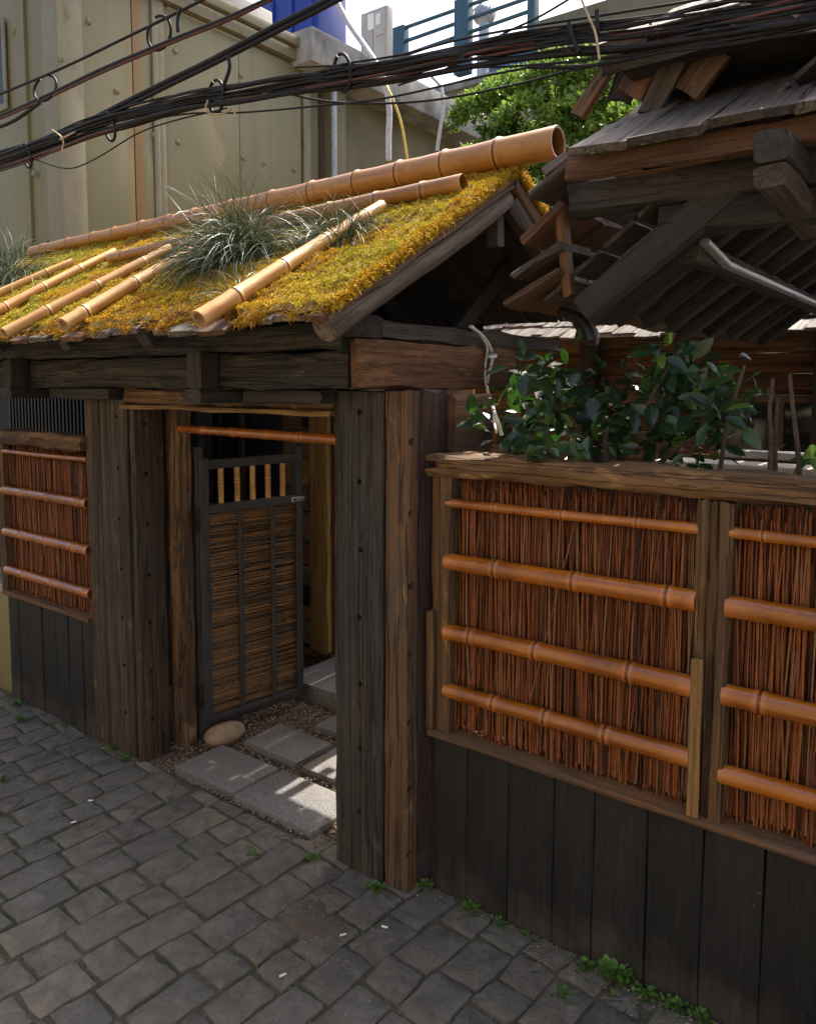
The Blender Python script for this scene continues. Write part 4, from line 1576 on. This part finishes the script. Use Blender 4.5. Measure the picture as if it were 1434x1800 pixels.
while x < .8:
    w_ = rnd.uniform(.15, .27)
    dy = rnd.uniform(-.05, .05)
    timber('upper_shingle', (x + w_ / 2, 2.62 + dy, 3.155 + dy * .5 + .012 * (i % 2)), (x + w_ / 2, 3.6, 3.66 + .012 * (i % 2)), w_ - .004, .03, M_shing if i % 2 else M_grey, pv, .004, .006, (0, 0, 1), .1)
    x += w_
    i += 1
boxt('upper_fascia', -1.20, .8, 2.66, 2.69, 3.085, 3.135, M_char, pv, 'x', .004, .006)
boxt('upper_soffit', -1.15, .8, 2.70, 3.23, 3.10, 3.125, M_char, pv, 'x', .003, .006)
timber('ragged_thatch_board', at_y(1275, 32, 2.42), at_y(1385, 15, 2.38), .14, .03, M_shing, pv, .006, .006, (0, -.3, 1), .03)
for (x, y) in ((-.25, 4.3), (.6, 4.3), (.6, 2.9)):
    boxt('post', x - .08, x + .08, y - .08, y + .08, -.02, 2.7, M_char, pv, 'z')
# dark spout at the eave corner
tube('rain_spout', [at_y(985, 548, 2.75), at_y(1015, 558, 2.72), at_y(1032, 578, 2.70), at_y(1040, 600, 2.70)], .020, M_iron, pv)

# ------------------------------------------------------------------ timber house far behind the right fence
th = root('timber_house', 'reddish plank house with sunlit shingle eave far behind the right fence', 'house', (-1.2, 6, 0))
HY = 6.0
for i in range(16):
    boxt('wall_plank', -4.4, .8, HY + rnd.uniform(0, .012), HY + .06, i * .15, i * .15 + .146, M_red if i % 3 else M_brown, th, 'x', .003, .005, .3)
x = -4.5
i = 0
while x < .9:
    w_ = rnd.uniform(.10, .2)
    for c in range(4):
        y0 = 5.36 + c * .22 + rnd.uniform(-.05, .05)
        timber('shingle', (x + w_ / 2, y0, 2.365 + (y0 - 5.36) * .42 + .012 * c + rnd.uniform(-.01, .01)), (x + w_ / 2 + rnd.uniform(-.015, .015), y0 + .34, 2.365 + (y0 + .30 - 5.36) * .42 + .012 * c), w_ - .006, .018, M_shing, th, .003, .004, (0, 0, 1), .2)
    x += w_
wa, wb = at_y(1262, 706, HY - .05), at_y(1422, 800, HY - .05)
wd_ = slab('window', wa.x, wb.x, HY - .045, HY - .02, wb.z, wa.z, M_glass, th, .004)
for (x0, x1, z0, z1) in ((wa.x - .05, wb.x + .05, wa.z, wa.z + .05), (wa.x - .05, wa.x, wb.z, wa.z), (wb.x, wb.x + .05, wb.z, wa.z), (wa.x - .05, wb.x + .05, wb.z - .05, wb.z), (wa.x + .42, wa.x + .45, wb.z, wa.z)):
    slab('frame', x0, x1, HY - .07, HY - .046, z0, z1, M_orange, wd_, .004)
for k in range(3):
    boxt('post', -2.75 + k * 1.7, -2.62 + k * 1.7, HY - .16, HY - .02, 0, 2.35, M_char, th, 'z')

# pale stone planter edge in the sun behind the fence
pe = root('stone_planter', 'pale stone planter edge catching sun just above the right fence rail', 'planter', (-.9, 4.3, 0))
a, b = at_y(1160, 812, 4.3), at_y(1440, 812, 4.3)
slab('rim', a.x, b.x + .3, 4.2, 4.45, a.z - .05, a.z + .02, M_pot, pe, .012)
slab('wall_body', a.x + .03, b.x + .27, 4.23, 4.42, 0, a.z - .05, M_char, pe, .012)  # dark body colour stands in for shade behind the fence gaps
slab('rim', a.x + .25, b.x + .3, 4.5, 4.62, a.z + .03, a.z + .07, M_alu, pe, .006)

# bare sticks standing behind the rail
for lab, pts, Y in (('leaning bare stick behind the fence rail beside the camellia', [(1263, 840), (1275, 760), (1290, 700), (1308, 642)], 2.75),
                    ('forked reddish stick behind the rail above the second panel', [(1352, 850), (1354, 770), (1352, 720), (1358, 665)], 2.72),
                    ('short thin upright stick right beside the forked reddish one', [(1362, 850), (1362, 770), (1366, 698)], 2.78),
                    ('tall bare stick behind the rail nearest the right edge', [(1406, 850), (1400, 780), (1392, 710), (1387, 658)], 2.72)):
    tag(tube('stick', [at_y(x, y, Y) for x, y in pts], .0085, M_bark, None, 6, 7, .006), lab, 'stick', 'bare sticks behind the fence')

# ------------------------------------------------------------------ camellia behind the fence
cm = root('camellia_shrub', 'glossy dark green camellia shrub leaning over the right fence rail', 'shrub', (-1.2, 2.9, 0))
rc = random.Random(5)
stems = [[(-1.28, 2.85, 0), (-1.27, 2.84, .9), (-1.24, 2.80, 1.6), (-1.30, 2.75, 1.85), (-1.42, 2.70, 2.05)],
         [(-1.20, 2.88, 0), (-1.19, 2.86, 1.0), (-1.15, 2.82, 1.65), (-1.05, 2.78, 1.9), (-.95, 2.8, 2.12)],
         [(-1.25, 2.9, 0), (-1.22, 2.9, 1.1), (-1.3, 2.85, 1.6), (-1.5, 2.72, 1.78)],
         [(-1.18, 2.9, .5), (-1.12, 2.85, 1.5), (-.95, 2.75, 1.75), (-.8, 2.72, 1.86)],
         [(-1.24, 2.84, 1.4), (-1.36, 2.70, 1.72), (-1.40, 2.58, 1.80)],
         [(-1.16, 2.84, 1.4), (-1.14, 2.66, 1.75), (-1.10, 2.58, 1.86)]]
for s in stems:
    tube('stem', s, .016, M_bark, cm, 6, 7, .004)
leaf_me = []
for k in range(4):
    V0, F0 = leaf_np(1.0, .44 + .05 * k)
    me = mesh_np('camellia_leaf', V0, F0)
    me.materials.append(M_cam)
    leaf_me.append(me)
blobs = [(955, 650, 55, 45, 32), (940, 745, 70, 45, 38), (1010, 700, 70, 50, 30), (1075, 735, 75, 60, 34), (1160, 690, 65, 60, 32), (1200, 645, 55, 40, 26), (1250, 680, 55, 40, 26), (1220, 760, 75, 45, 22), (1120, 790, 80, 30, 12), (850, 735, 30, 22, 9), (905, 690, 40, 40, 12), (1300, 735, 25, 35, 8), (1428, 800, 14, 26, 5), (945, 785, 30, 18, 11), (905, 772, 28, 12, 6), (1010, 775, 30, 12, 6), (835, 730, 24, 19, 6)]
for (bx, by, rx, ry, n) in blobs:
    for _ in range(n):
        for _t in range(8):
            x, y = rc.gauss(bx, rx * .55), rc.gauss(by, ry * .55)
            if y < 822:
                break
        Y = rc.uniform(2.60, 3.05) if ry > 20 else rc.uniform(2.40, 2.48)
        p = at_y(x, y, Y)
        hd = Vector((rc.gauss(0, 1), rc.gauss(-.5, .8), rc.gauss(-.45, .55))).normalized()
        zz_ = Vector((rc.gauss(0, .5), -.75 + rc.gauss(0, .4), .75 + rc.gauss(0, .3)))
        yv = zz_.cross(hd).normalized()
        zv = hd.cross(yv)
        s = rc.uniform(.048, .105)
        M = Matrix((hd * s, yv * s, zv * s)).transposed().to_4x4()
        M.translation = p
        put('leaf', leaf_me[rc.randrange(4)], None, cm, M)

gq = np.random.default_rng(12)
Pm, Nm = [], []
for (bx, by, rx, ry, n) in blobs[:9]:
    for _ in range(int(n * 2.2)):
        p = at_y(gq.normal(bx, rx * .7), min(815, gq.normal(by + 8, ry * .6)), gq.uniform(2.85, 3.5))
        Pm.append(tuple(p))
        Nm.append((gq.normal(), gq.normal(-.4, .8), gq.normal(-.4, .6)))
Lm = gq.uniform(.06, .095, len(Pm))
put('inner_foliage', scatter_leaves('foliage', np.array(Pm), np.array(Nm), Lm, Lm * .5, 13, M_cam, None), M_cam, cm, kind='stuff')

# ------------------------------------------------------------------ sedge clumps on the roof
def sedge(lab, x, y, n, Lmin, Lmax, spread, seed):
    p = at_roof(x, y, 0.0)
    g = np.random.default_rng(seed)
    B = np.array([p.x, p.y, p.z - .01]) + g.normal(0, 1, (n, 3)) * np.array([spread, spread * .5, 0])
    B[:, 2] = rz(B[:, 1]) - .01
    az = g.uniform(0, 6.28, n)
    el = g.uniform(.45, 1.5, n)
    D0 = np.stack([np.cos(az) * np.cos(el) * 1.1, np.sin(az) * np.cos(el) * .9 - .12, np.sin(el)], 1)
    D0[:, :2] += (B[:, :2] - np.array([p.x, p.y])) * 4
    r_ = root('sedge_clump', lab, 'grass clump', p, 'sedge clumps on the gate roof')
    put('blade_mass', ribbons_mesh(B, D0, g.uniform(Lmin, Lmax, n), g.uniform(.0022, .0050, n), g.uniform(.1, 1.1, n), seed, 8, g.uniform(1.2, 3.0, n), np.where(g.uniform(0, 1, n) < .07, 1.0, np.clip(g.normal(.42, .25, n), 0, .9))), M_grass, r_, kind='stuff')


sedge('largest arching sedge clump growing in the middle of the mossy gate roof', 418, 460, 2600, .16, .50, .08, 301)
sedge('smaller sedge clump on the gate roof right of the largest one', 592, 424, 1100, .10, .27, .075, 302)
sedge('sedge clump at the left edge of the gate roof', 14, 500, 1100, .24, .55, .12, 303)
sedge('thin sedge tuft hanging at the eave below the largest clump', 415, 520, 150, .08, .2, .05, 304)

# ------------------------------------------------------------------ cream clad building on the left
cb = root('clad_building', 'cream panel clad building with rust streaks behind the mossy roof', 'building', (-9, 6, 0))
BX = -6.45
cy0 = at_x(112, 300, BX).y
ye = at_x(562, 250, BX).y
zt0 = at_x(330, 0, BX).z
slab('wall', -13, BX - .02, cy0 + .02, ye, -.02, zt0 - .02, M_panel, cb, .01)
# panels on the +X face
py_ = [at_x(v_, 250, BX).y for v_ in (140, 235, 268, 290, 420, 528)]
segs = [(py_[0], py_[1]), (py_[1] + .01, py_[2]), (py_[3], py_[4]), (py_[4] + .006, py_[5])]
for (a, b) in segs:
    slab('panel', BX - .03, BX + .012, a, b, 1.2, zt0 - .16, M_panel, cb, .006)
for (a, b, dd) in ((py_[2] + .005, py_[2] + .07, .035), (py_[3] - .07, py_[3] - .005, .035), (py_[5] + .03, py_[5] + .14, .03)):
    slab('pilaster', BX - .03, BX + dd, a, b, 1.0, zt0 - .14, M_trim, cb, .008)
slab('corner_post', BX - .22, BX + .03, cy0 - .03, cy0 + .20, -.02, zt0 - .13, M_trim, cb, .012)
slab('cornice', -13, BX + .07, cy0 - .06, ye + .05, zt0 - .13, zt0 - .01, M_trim, cb, .01)
slab('cornice', -13, BX + .12, cy0 - .10, ye + .09, zt0, zt0 + .10, M_trim, cb, .012)
for k in range(7):
    x = BX - .55 - k * .62
    slab('panel', x - .58, x, cy0 - .012, cy0 + .03, 1.2, zt0 - .16, M_panel, cb, .006)
for k in range(14):
    x = BX - .28 - k * .10
    slab('rib', x, x + .03, cy0 - .030, cy0 - .013, .5, 3.25, M_panel, cb, .006)
bolt = None
for (x, y) in ((156, 38), (308, 90), (424, 133), (468, 147), (270, 238), (313, 250), (427, 277), (464, 287), (517, 299), (205, 160)):
    p = at_x(x, y, BX + .012)
    if bolt is None:
        V, F, T = revolve([(0, .029, 0), (.006, .027, 0), (.012, .020, 0), (.016, .008, 0)], 12)
        bolt = mesh_py('bolt', V, F)
        smooth(bolt, 60)
        bolt.materials.append(M_panel)
    if p.y > cy0 + .2:
        put('bolt', bolt, None, cb, Matrix.Translation(p))
for (x, y) in ((78, 22), (25, 55), (110, 105), (60, 305)):
    p = at_y(x, y, cy0 - .012)
    put('bolt', bolt, None, cb, Matrix.Translation(p) @ Matrix.Rotation(RAD(-90), 4, 'Z'))
wa, wb = at_y(-60, 85, cy0 - .02), at_y(12, 182, cy0 - .02)
wd_ = slab('window', wa.x, wb.x, cy0 - .03, cy0 - .016, wb.z, wa.z, M_glass, cb, .003)
for (x0, x1, z0, z1) in ((wa.x, wb.x + .06, wa.z, wa.z + .06), (wb.x, wb.x + .06, wb.z, wa.z), (wa.x, wb.x + .06, wb.z - .06, wb.z)):
    slab('frame', x0, x1, cy0 - .045, cy0 - .031, z0, z1, M_trim, wd_, .004)

# concrete annex with roof slab
an = root('concrete_annex', 'tan rendered annex with a stained overhanging concrete roof slab', 'building', (-8, 9, 0))
ya = ye + .12
yb = at_x(800, 260, BX - .1).y
pt = at_x(548, 44, BX + .30)
slab('wall', -13, BX - .1, ya, yb, -.02, pt.z - .35, M_render, an, .01)
slab('roof_slab', -13, BX + .30, pt.y, yb + .25, pt.z - .36, pt.z, M_concrete, an, .02)
slab('pilaster', BX - .098, BX + .10, ya + .01, ya + .22, -.02, pt.z - .37, M_render, an, .01)
p0, p1 = at_x(587, 170, BX + .14), at_x(592, 330, BX + .14)
tube('drain_pipe', [(BX + .14, p0.y, pt.z - .38), (BX + .14, p0.y, 2.2), (BX + .14, p0.y, 0)], .035, M_conduit, an, 2, 12)

# things on the roofs beyond
ac = root('air_conditioner', 'grey air conditioner unit with grille on the clad building roof', 'air conditioner', at_y(365, 5, 6.2))
a, b = at_y(318, 30, 6.2), at_y(400, 25, 6.2)
cas = slab('casing', a.x, b.x, 6.2, 6.9, zt0 + .11, zt0 + .85, M_cab, ac, .02)
for k in range(6):
    zz_ = zt0 + .17 + k * .10
    slab('grille_bar', a.x + .06, b.x - .04, 6.17, 6.199, zz_, zz_ + .045, M_iron, cas, .004)
for k in range(3):
    xx_ = a.x + .1 + k * (b.x - a.x - .2) / 2
    slab('grille_post', xx_, xx_ + .03, 6.155, 6.169, zt0 + .15, zt0 + .78, M_iron, cas, .003)

bt = root('water_tank', 'large blue plastic water tank on the annex roof', 'tank', (-9.5, 10, 5))
a, b = at_y(438, 60, 9.4), at_y(560, 68, 9.4)
slab('tank_body', a.x, b.x, 9.4, 10.1, pt.z - .05, pt.z + 2.6, M_blue, bt, .10)
for k in range(4):
    xx_ = a.x + .15 + k * (b.x - a.x - .3) / 3
    slab('tank_rib', xx_ - .04, xx_ + .04, 9.36, 9.42, pt.z, pt.z + 2.5, M_blue, bt, .02)

YC = 9.0
ec = root('electrical_cabinet', 'beige electrical cabinet with paper notices on the annex roof edge', 'cabinet', at_y(657, 90, YC))
a, b = at_y(634, 100, YC), at_y(680, 8, YC)
slab('cabinet_body', a.x, b.x, YC, YC + .14, a.z - .3, b.z, M_cab, ec, .012)
mid = (a.x + b.x) / 2
slab('door', mid + .006, b.x - .02, YC - .012, YC - .001, a.z - .25, b.z - .03, M_cab, ec, .004)
slab('door', a.x + .02, mid - .006, YC - .012, YC - .001, a.z - .25, b.z - .03, M_cab, ec, .004)
for (x0, y0, x1, y1, m_) in ((646, 54, 657, 22, M_paper), (660, 44, 668, 22, M_paper), (661, 64, 674, 60, M_redlabel)):
    q0, q1 = at_y(x0, y0, YC - .02), at_y(x1, y1, YC - .02)
    slab('notice', q0.x, q1.x, YC - .018, YC - .0135, q0.z, q1.z, m_, ec, .001)

YR = 12.0
rl = root('roof_railing', 'blue-green painted railing on a roof terrace behind the cabinet', 'railing', at_y(700, 90, YR))
for (x0, x1, yt, ybm) in ((685, 709, 42, 95), (797, 822, -8, 70), (925, 940, -60, 60)):
    q0, q1 = at_y(x0, ybm, YR), at_y(x1, yt, YR)
    slab('post', q0.x, q1.x, YR, YR + .18, q0.z - .6, q1.z, M_railing, rl, .012)
for (y0, y1) in ((52, -30), (76, -6), (100, 18)):
    q0, q1 = at_y(680, y0 + 8, YR + .09), at_y(935, y1 + 8 - 8, YR + .09)
    tube('rail', [q0, q0.lerp(q1, .5), q1], .035, M_railing, rl, 2, 8)

tv = root('turbine_vent', 'round metal turbine vent on a far roof above the railing', 'vent', at_y(851, 40, 14))
c = at_y(851, 24, 14)
V, F, T = revolve([(-.20, .10, 0), (-.17, .15, 0), (-.1, .2, 0), (0, .215, 0), (.09, .18, 0), (.15, .1, 0), (.17, .01, 0)], 20)
me = mesh_py('vent', V, F)
me.shade_smooth()
put('dome', me, M_alu, tv, Matrix.Translation(c) @ Matrix.Rotation(RAD(-90), 4, 'Y'))
for k in range(14):
    a = 2 * math.pi * k / 14
    pts = [c + Vector((math.cos(a + t * .8) * rr_, math.sin(a + t * .8) * rr_, zz_)) for t, rr_, zz_ in ((0, .16, -.17), (.3, .225, -.06), (.6, .225, .05), (1, .11, .16))]
    tube('fin', pts, .012, M_alu, tv, 4, 5)
tube('neck', [c + Vector((0, 0, -.19)), c + Vector((0, 0, -.5)), c + Vector((0, 0, -1.2))], .11, M_alu, tv, 2, 14)

bb = root('blue_building', 'blue clad building with a barred window behind the tree', 'building', (-7, 15, 0))
q0, q1 = at_y(838, 70, 15), at_y(930, 66, 15)
slab('wall', q0.x, q1.x, 15, 19, -.02, at_y(880, 66, 15).z, M_blueclad, bb, .02)
q0, q1 = at_y(878, 152, 14.98), at_y(922, 120, 14.98)
wd_ = slab('window', q0.x, q1.x, 14.97, 14.99, q0.z, q1.z, M_paper, bb, .004)
for k in range(7):
    xx_ = q0.x + (k + .5) * (q1.x - q0.x) / 7
    slab('bar', xx_ - .02, xx_ + .02, 14.93, 14.965, q0.z, q1.z, M_railing, wd_, .004)
slab('frame', q0.x - .05, q1.x + .05, 14.92, 14.968, q1.z, q1.z + .06, M_railing, wd_, .004)

tb = root('tan_building', 'tan rendered building behind the tree at the top', 'building', (-5, 13, 0))
q0, q1 = at_y(924, 100, 13), at_y(1400, 100, 13)
slab('wall', q0.x, q1.x, 13, 18, -.02, 8.5, M_render, tb, .02)
tube('drain_pipe', [(q0.x + .15, 12.94, 8.5), (q0.x + .15, 12.94, 4), (q0.x + .15, 12.94, 0)], .05, M_conduit, tb, 2, 10)
wb_ = root('grey_annex_house', 'low tan house wall behind the tree, left of the blue building', 'building', (-8.5, 14, 0))
q0, q1 = at_y(740, 150, 13.5), at_y(876, 110, 13.5)
slab('wall', q0.x, q1.x, 13.5, 17, -.02, q1.z - .3, M_render, wb_, .02)
slab('coping', q0.x - .05, q1.x + .05, 13.44, 17, q1.z - .298, q1.z - .15, M_concrete, wb_, .02)

# ------------------------------------------------------------------ tree
tr = root('evergreen_tree', 'dense round-headed evergreen tree with shiny leaves behind the gate', 'tree', (-3.85, 7.6, 0))
tube('trunk', [(-3.85, 7.6, -.05), (-3.82, 7.58, 1.4), (-3.80, 7.6, 2.6), (-3.75, 7.6, 3.5)], .13, M_bark, tr, 6, 10, .05)
rt = random.Random(9)
lobes = []
TY = 5.5
for (x, y, rp, Y) in ((850, 215, 62, 7.6), (905, 180, 68, 7.8), (975, 155, 66, 7.6), (1040, 150, 66, 7.6), (1105, 165, 70, 7.8), (1160, 205, 60, 7.6), (935, 240, 80, 7.4), (1030, 235, 85, 7.4), (1110, 250, 80, 7.4), (860, 270, 60, 7.8), (980, 320, 90, 7.6), (1080, 330, 90, 7.6), (1180, 280, 70, 7.8), (900, 330, 60, 7.9)):
    c = at_y(x, y, Y)
    lobes.append((c, rp * (c - C0).dot(_f) / FPX))
for i, (c, r_) in enumerate(lobes):
    if i % 2 == 0:
        tube('branch', [(-3.8, 7.6, 2.7 + .05 * i), Vector((-3.78, 7.6, 3.2)).lerp(c, .5), c], .03, M_bark, tr, 5, 6, .008)
g = np.random.default_rng(90)
Ps, Ns, Ts = [], [], []
for (c, r_) in lobes:
    n = int(5200 * r_ * r_ / .12) // 2
    d = g.normal(size=(n, 3))
    d /= np.linalg.norm(d, axis=1, keepdims=True)
    rad = r_ * (g.uniform(.25, 1, n) ** .45)
    P = np.array(c) + d * rad[:, None] * np.array([1, .9, .9])
    k = vnoise(P, 7, 91) > .36
    Ps.append(P[k])
    Ns.append((d * .8 + g.normal(0, .6, d.shape))[k])
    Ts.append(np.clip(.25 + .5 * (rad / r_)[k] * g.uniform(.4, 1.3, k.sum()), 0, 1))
Ps, Ns, Ts = np.concatenate(Ps), np.concatenate(Ns), np.concatenate(Ts)
Lf = g.uniform(.045, .085, len(Ps))
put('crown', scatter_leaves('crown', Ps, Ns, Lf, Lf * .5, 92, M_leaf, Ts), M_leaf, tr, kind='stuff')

# ------------------------------------------------------------------ overhead cables
def cable(lab, pix, r, mat, group, Y0=1.62, Y1=1.95, jit=0.0, seed=0):
    rr = random.Random(seed)
    pts = []
    for (x, y) in pix:
        Y = Y0 + (Y1 - Y0) * (x / 1434.0)
        pts.append(at_y(x, y, Y) + Vector((0, rr.uniform(-jit, jit), 0)))
    return tag(tube('overhead_cable', pts, r, mat, None, 10, 8), lab, 'cable', group)


CG = 'overhead cables across the street'
cable('thin upper black messenger wire with hooks, highest at left', [(-40, 182), (100, 124), (230, 62), (360, -2), (420, -35)], .0050, M_rubber, CG)
cable('second cable from the top left running through the ring hangers', [(-40, 222), (80, 170), (180, 122), (300, 72), (400, 32), (470, 0), (560, -40)], .0075, M_rubber, CG)
cable('red cable hugging the second cable from the top left', [(-40, 226), (80, 174), (180, 127), (300, 76), (400, 36), (476, 0), (560, -36)], .0055, M_redcable, CG)
cable('slack black cable dropping off at the far left', [(-40, 236), (20, 215), (72, 180)], .007, M_rubber, CG)
cable('thick twin cable, upper strand, rising to the top edge at centre', [(-40, 292), (100, 240), (200, 190), (300, 140), (370, 106), (480, 48), (560, 8), (640, -35)], .0085, M_rubber, CG)
cable('thick twin cable, lower strand, rising to the top edge at centre', [(-40, 300), (100, 249), (200, 199), (300, 149), (380, 110), (490, 54), (575, 10), (660, -35)], .0075, M_rubber, CG)
# main bundle sagging across the whole picture
main = [(-40, 296), (60, 262), (160, 226), (240, 204), (330, 182), (420, 168), (520, 150), (600, 136), (700, 120), (800, 100), (900, 83), (1000, 70), (1120, 58), (1250, 34), (1380, 8), (1480, -14)]
rb = random.Random(44)
for i in range(20):
    off = rb.uniform(-17, 15)
    ph, am = rb.uniform(0, 6.3), rb.uniform(1, 5)
    fan = rb.uniform(-40, 34)
    pix = []
    for (x, y) in main:
        f_ = max(0.0, (x - 520) / 900)
        pix.append((x, y + off * (1 - .15 * f_) + am * math.sin(x / 120 + ph) + fan * f_ * .9 + 10 * f_ * rb.uniform(-.4, .4)))
    cable('one of the black cables in the thick sagging bundle across the picture', pix, rb.choice((.0030, .0034, .004, .0045, .0055, .008)), M_rubber, 'cables in the sagging bundle', jit=.015, seed=i)
for i, (o1, o2) in enumerate(((12, 8), (16, -6))):
    cable('red cable running inside the sagging bundle' if i == 0 else 'second red cable at the lower edge of the sagging bundle', [(x, y + o1 + (o2 - o1) * x / 1434 + 3 * math.sin(x / 90 + i)) for x, y in main], .0045, M_redcable, CG, jit=.01, seed=70 + i)
cable('loose thin wire arcing below the bundle in the centre', [(240, 214), (330, 200), (420, 198), (540, 188), (680, 172), (860, 132), (1000, 108), (1160, 92), (1300, 76), (1460, 40)], .0032, M_rubber, CG)
cable('thin wire dipping lowest under the bundle at centre right', [(480, 158), (560, 176), (640, 182), (760, 176), (900, 150), (1010, 122), (1120, 100), (1250, 80), (1460, 52)], .0034, M_rubber, CG)
cable('thin wire crossing over the bundle towards the tan building', [(520, 118), (700, 112), (860, 118), (960, 112), (1040, 105), (1200, 80), (1460, 26)], .0030, M_rubber, CG)
cable('steep thin wire crossing the bundle from the railing', [(700, 150), (790, 118), (880, 62), (950, 28), (1030, -20)], .0030, M_rubber, CG)
cable('slack thin wire hanging below the bundle on the left', [(60, 280), (120, 296), (170, 278), (240, 236), (300, 214), (400, 190)], .0026, M_rubber, CG)
cable('long thin wire below the right end of the bundle above the tree', [(930, 118), (1000, 118), (1060, 112), (1180, 88), (1320, 62), (1460, 34)], .0050, M_rubber, CG)

# ring hangers
def ring(lab, x, y, rpx_x, rpx_y, tilt, open_=0.0):
    Y = 1.62 + (1.95 - 1.62) * (x / 1434.0)
    c = at_y(x, y, Y)
    dd_ = (c - C0).dot(_f)
    sx = rpx_x * dd_ / FPX
    sy = rpx_y * dd_ / FPX
    pts = []
    a0, a1 = open_, 2 * math.pi - open_ * .2
    for k in range(29):
        a = RAD(90) + a0 + (a1 - a0) * k / 28
        u_, v_ = sx * math.cos(a), sy * math.sin(a)
        pts.append(c + _r2 * (u_ * math.cos(tilt) - v_ * math.sin(tilt)) + _u2 * (u_ * math.sin(tilt) + v_ * math.cos(tilt)) - _f * (.03 * math.cos(a)))
    tag(put('cable_ring', tube_mesh(pts, .0052, 8), M_rubber), lab, 'cable ring', 'black cable ring hangers')


ring('open black ring hanger at the far left of the upper wire', 80, 155, 26, 23, -.2, .7)
ring('open black ring hanger highest on the upper wires', 280, 58, 25, 27, .3, .6)
ring('black ring hanger at the lower left of the bundle', 48, 274, 12, 20, .35, .1)
ring('black ring hanger left of centre on the bundle', 193, 223, 13, 24, .3, .1)
ring('black ring hanger with twine in the middle of the bundle', 380, 170, 17, 28, .12, .1)
ring('largest black ring hanger right of centre on the bundle', 602, 128, 15, 32, .22, .1)
for lab, pix in (('black strap hook hanging from the thick twin cable', [(402, 98), (404, 118), (399, 136), (394, 150), (392, 168)]), ('short black strap tying the upper wire to the ring', [(318, 14), (313, 32), (313, 56)]), ('black strap crossing the bundle in front of the tan building', [(1000, 40), (1004, 62), (1018, 92)]), ('short black strap on the bundle beside the hanging twine', [(1049, 18), (1049, 40), (1048, 58)])):
    tag(tube('cable_strap', [at_y(x, y, 1.60 + .33 * x / 1434) for x, y in pix], .006, M_rubber, None, 6, 6), lab, 'strap', 'cable straps')
for lab, pix in (('pale twine knot tied round the bundle at left', [(92, 228), (108, 240), (112, 252), (110, 264), (120, 268)]), ('loose ends of pale twine left of the second ring', [(106, 245), (120, 238), (132, 232)]), ('twine tied at the middle ring with loose ends hanging', [(366, 176), (362, 190), (370, 200), (392, 200), (410, 190), (414, 208)]), ('long strand of pale twine hanging above the tree', [(1018, -10), (1032, 25), (1046, 58), (1053, 105)])):
    tag(tube('twine', [at_y(x, y, 1.585 + .33 * x / 1434) for x, y in pix], .0032, M_twine, None, 6, 6), lab, 'twine', 'pale twine on the cables')

# service conduit down to the gate roof
tag(tube('conduit', [at_y(590, 0, 3.5), at_y(612, 40, 3.5), at_y(640, 80, 3.45), at_y(660, 110, 3.4), at_y(676, 145, 3.4), at_y(684, 190, 3.4), at_y(683, 240, 3.4), at_y(683, 282, 3.4)], .016, M_conduit, None, 8, 10), 'grey flexible service conduit dropping from the sky to the ridge pole', 'conduit')
tag(tube('yellow_wire', [at_y(678, 150, 3.36), at_y(692, 178, 3.36), at_y(706, 220, 3.38), at_y(716, 280, 3.4)], .007, M_yellow, None, 8, 8), 'thin yellow wire beside the grey conduit above the ridge pole', 'wire')
tag(tube('grey_cable', [at_y(755, 130, 4.6), at_y(775, 155, 4.6), at_y(778, 195, 4.6), at_y(772, 235, 4.6), at_y(768, 265, 4.6)], .013, M_conduit, None, 8, 8), 'grey cable looping down from the concrete slab left of the tree', 'cable')
for lab, pix, r_ in (('thicker white wire hanging over the red tie beam of the gate', [(826, 574), (845, 588), (860, 608), (865, 630), (858, 660), (856, 685), (868, 722), (882, 765)], .0075), ('thinner white wire hanging beside the thicker one on the tie beam', [(830, 573), (846, 592), (856, 612), (853, 640), (853, 672), (862, 712), (872, 760)], .005)):
    pts = [at_x(x, y, -1.868) for x, y in pix[:6]] + [at_y(x, y, 2.62) for x, y in pix[6:]]
    tag(tube('white_wire', pts, r_, M_whitecable, None, 8, 8), lab, 'wire', 'white wires on the tie beam')
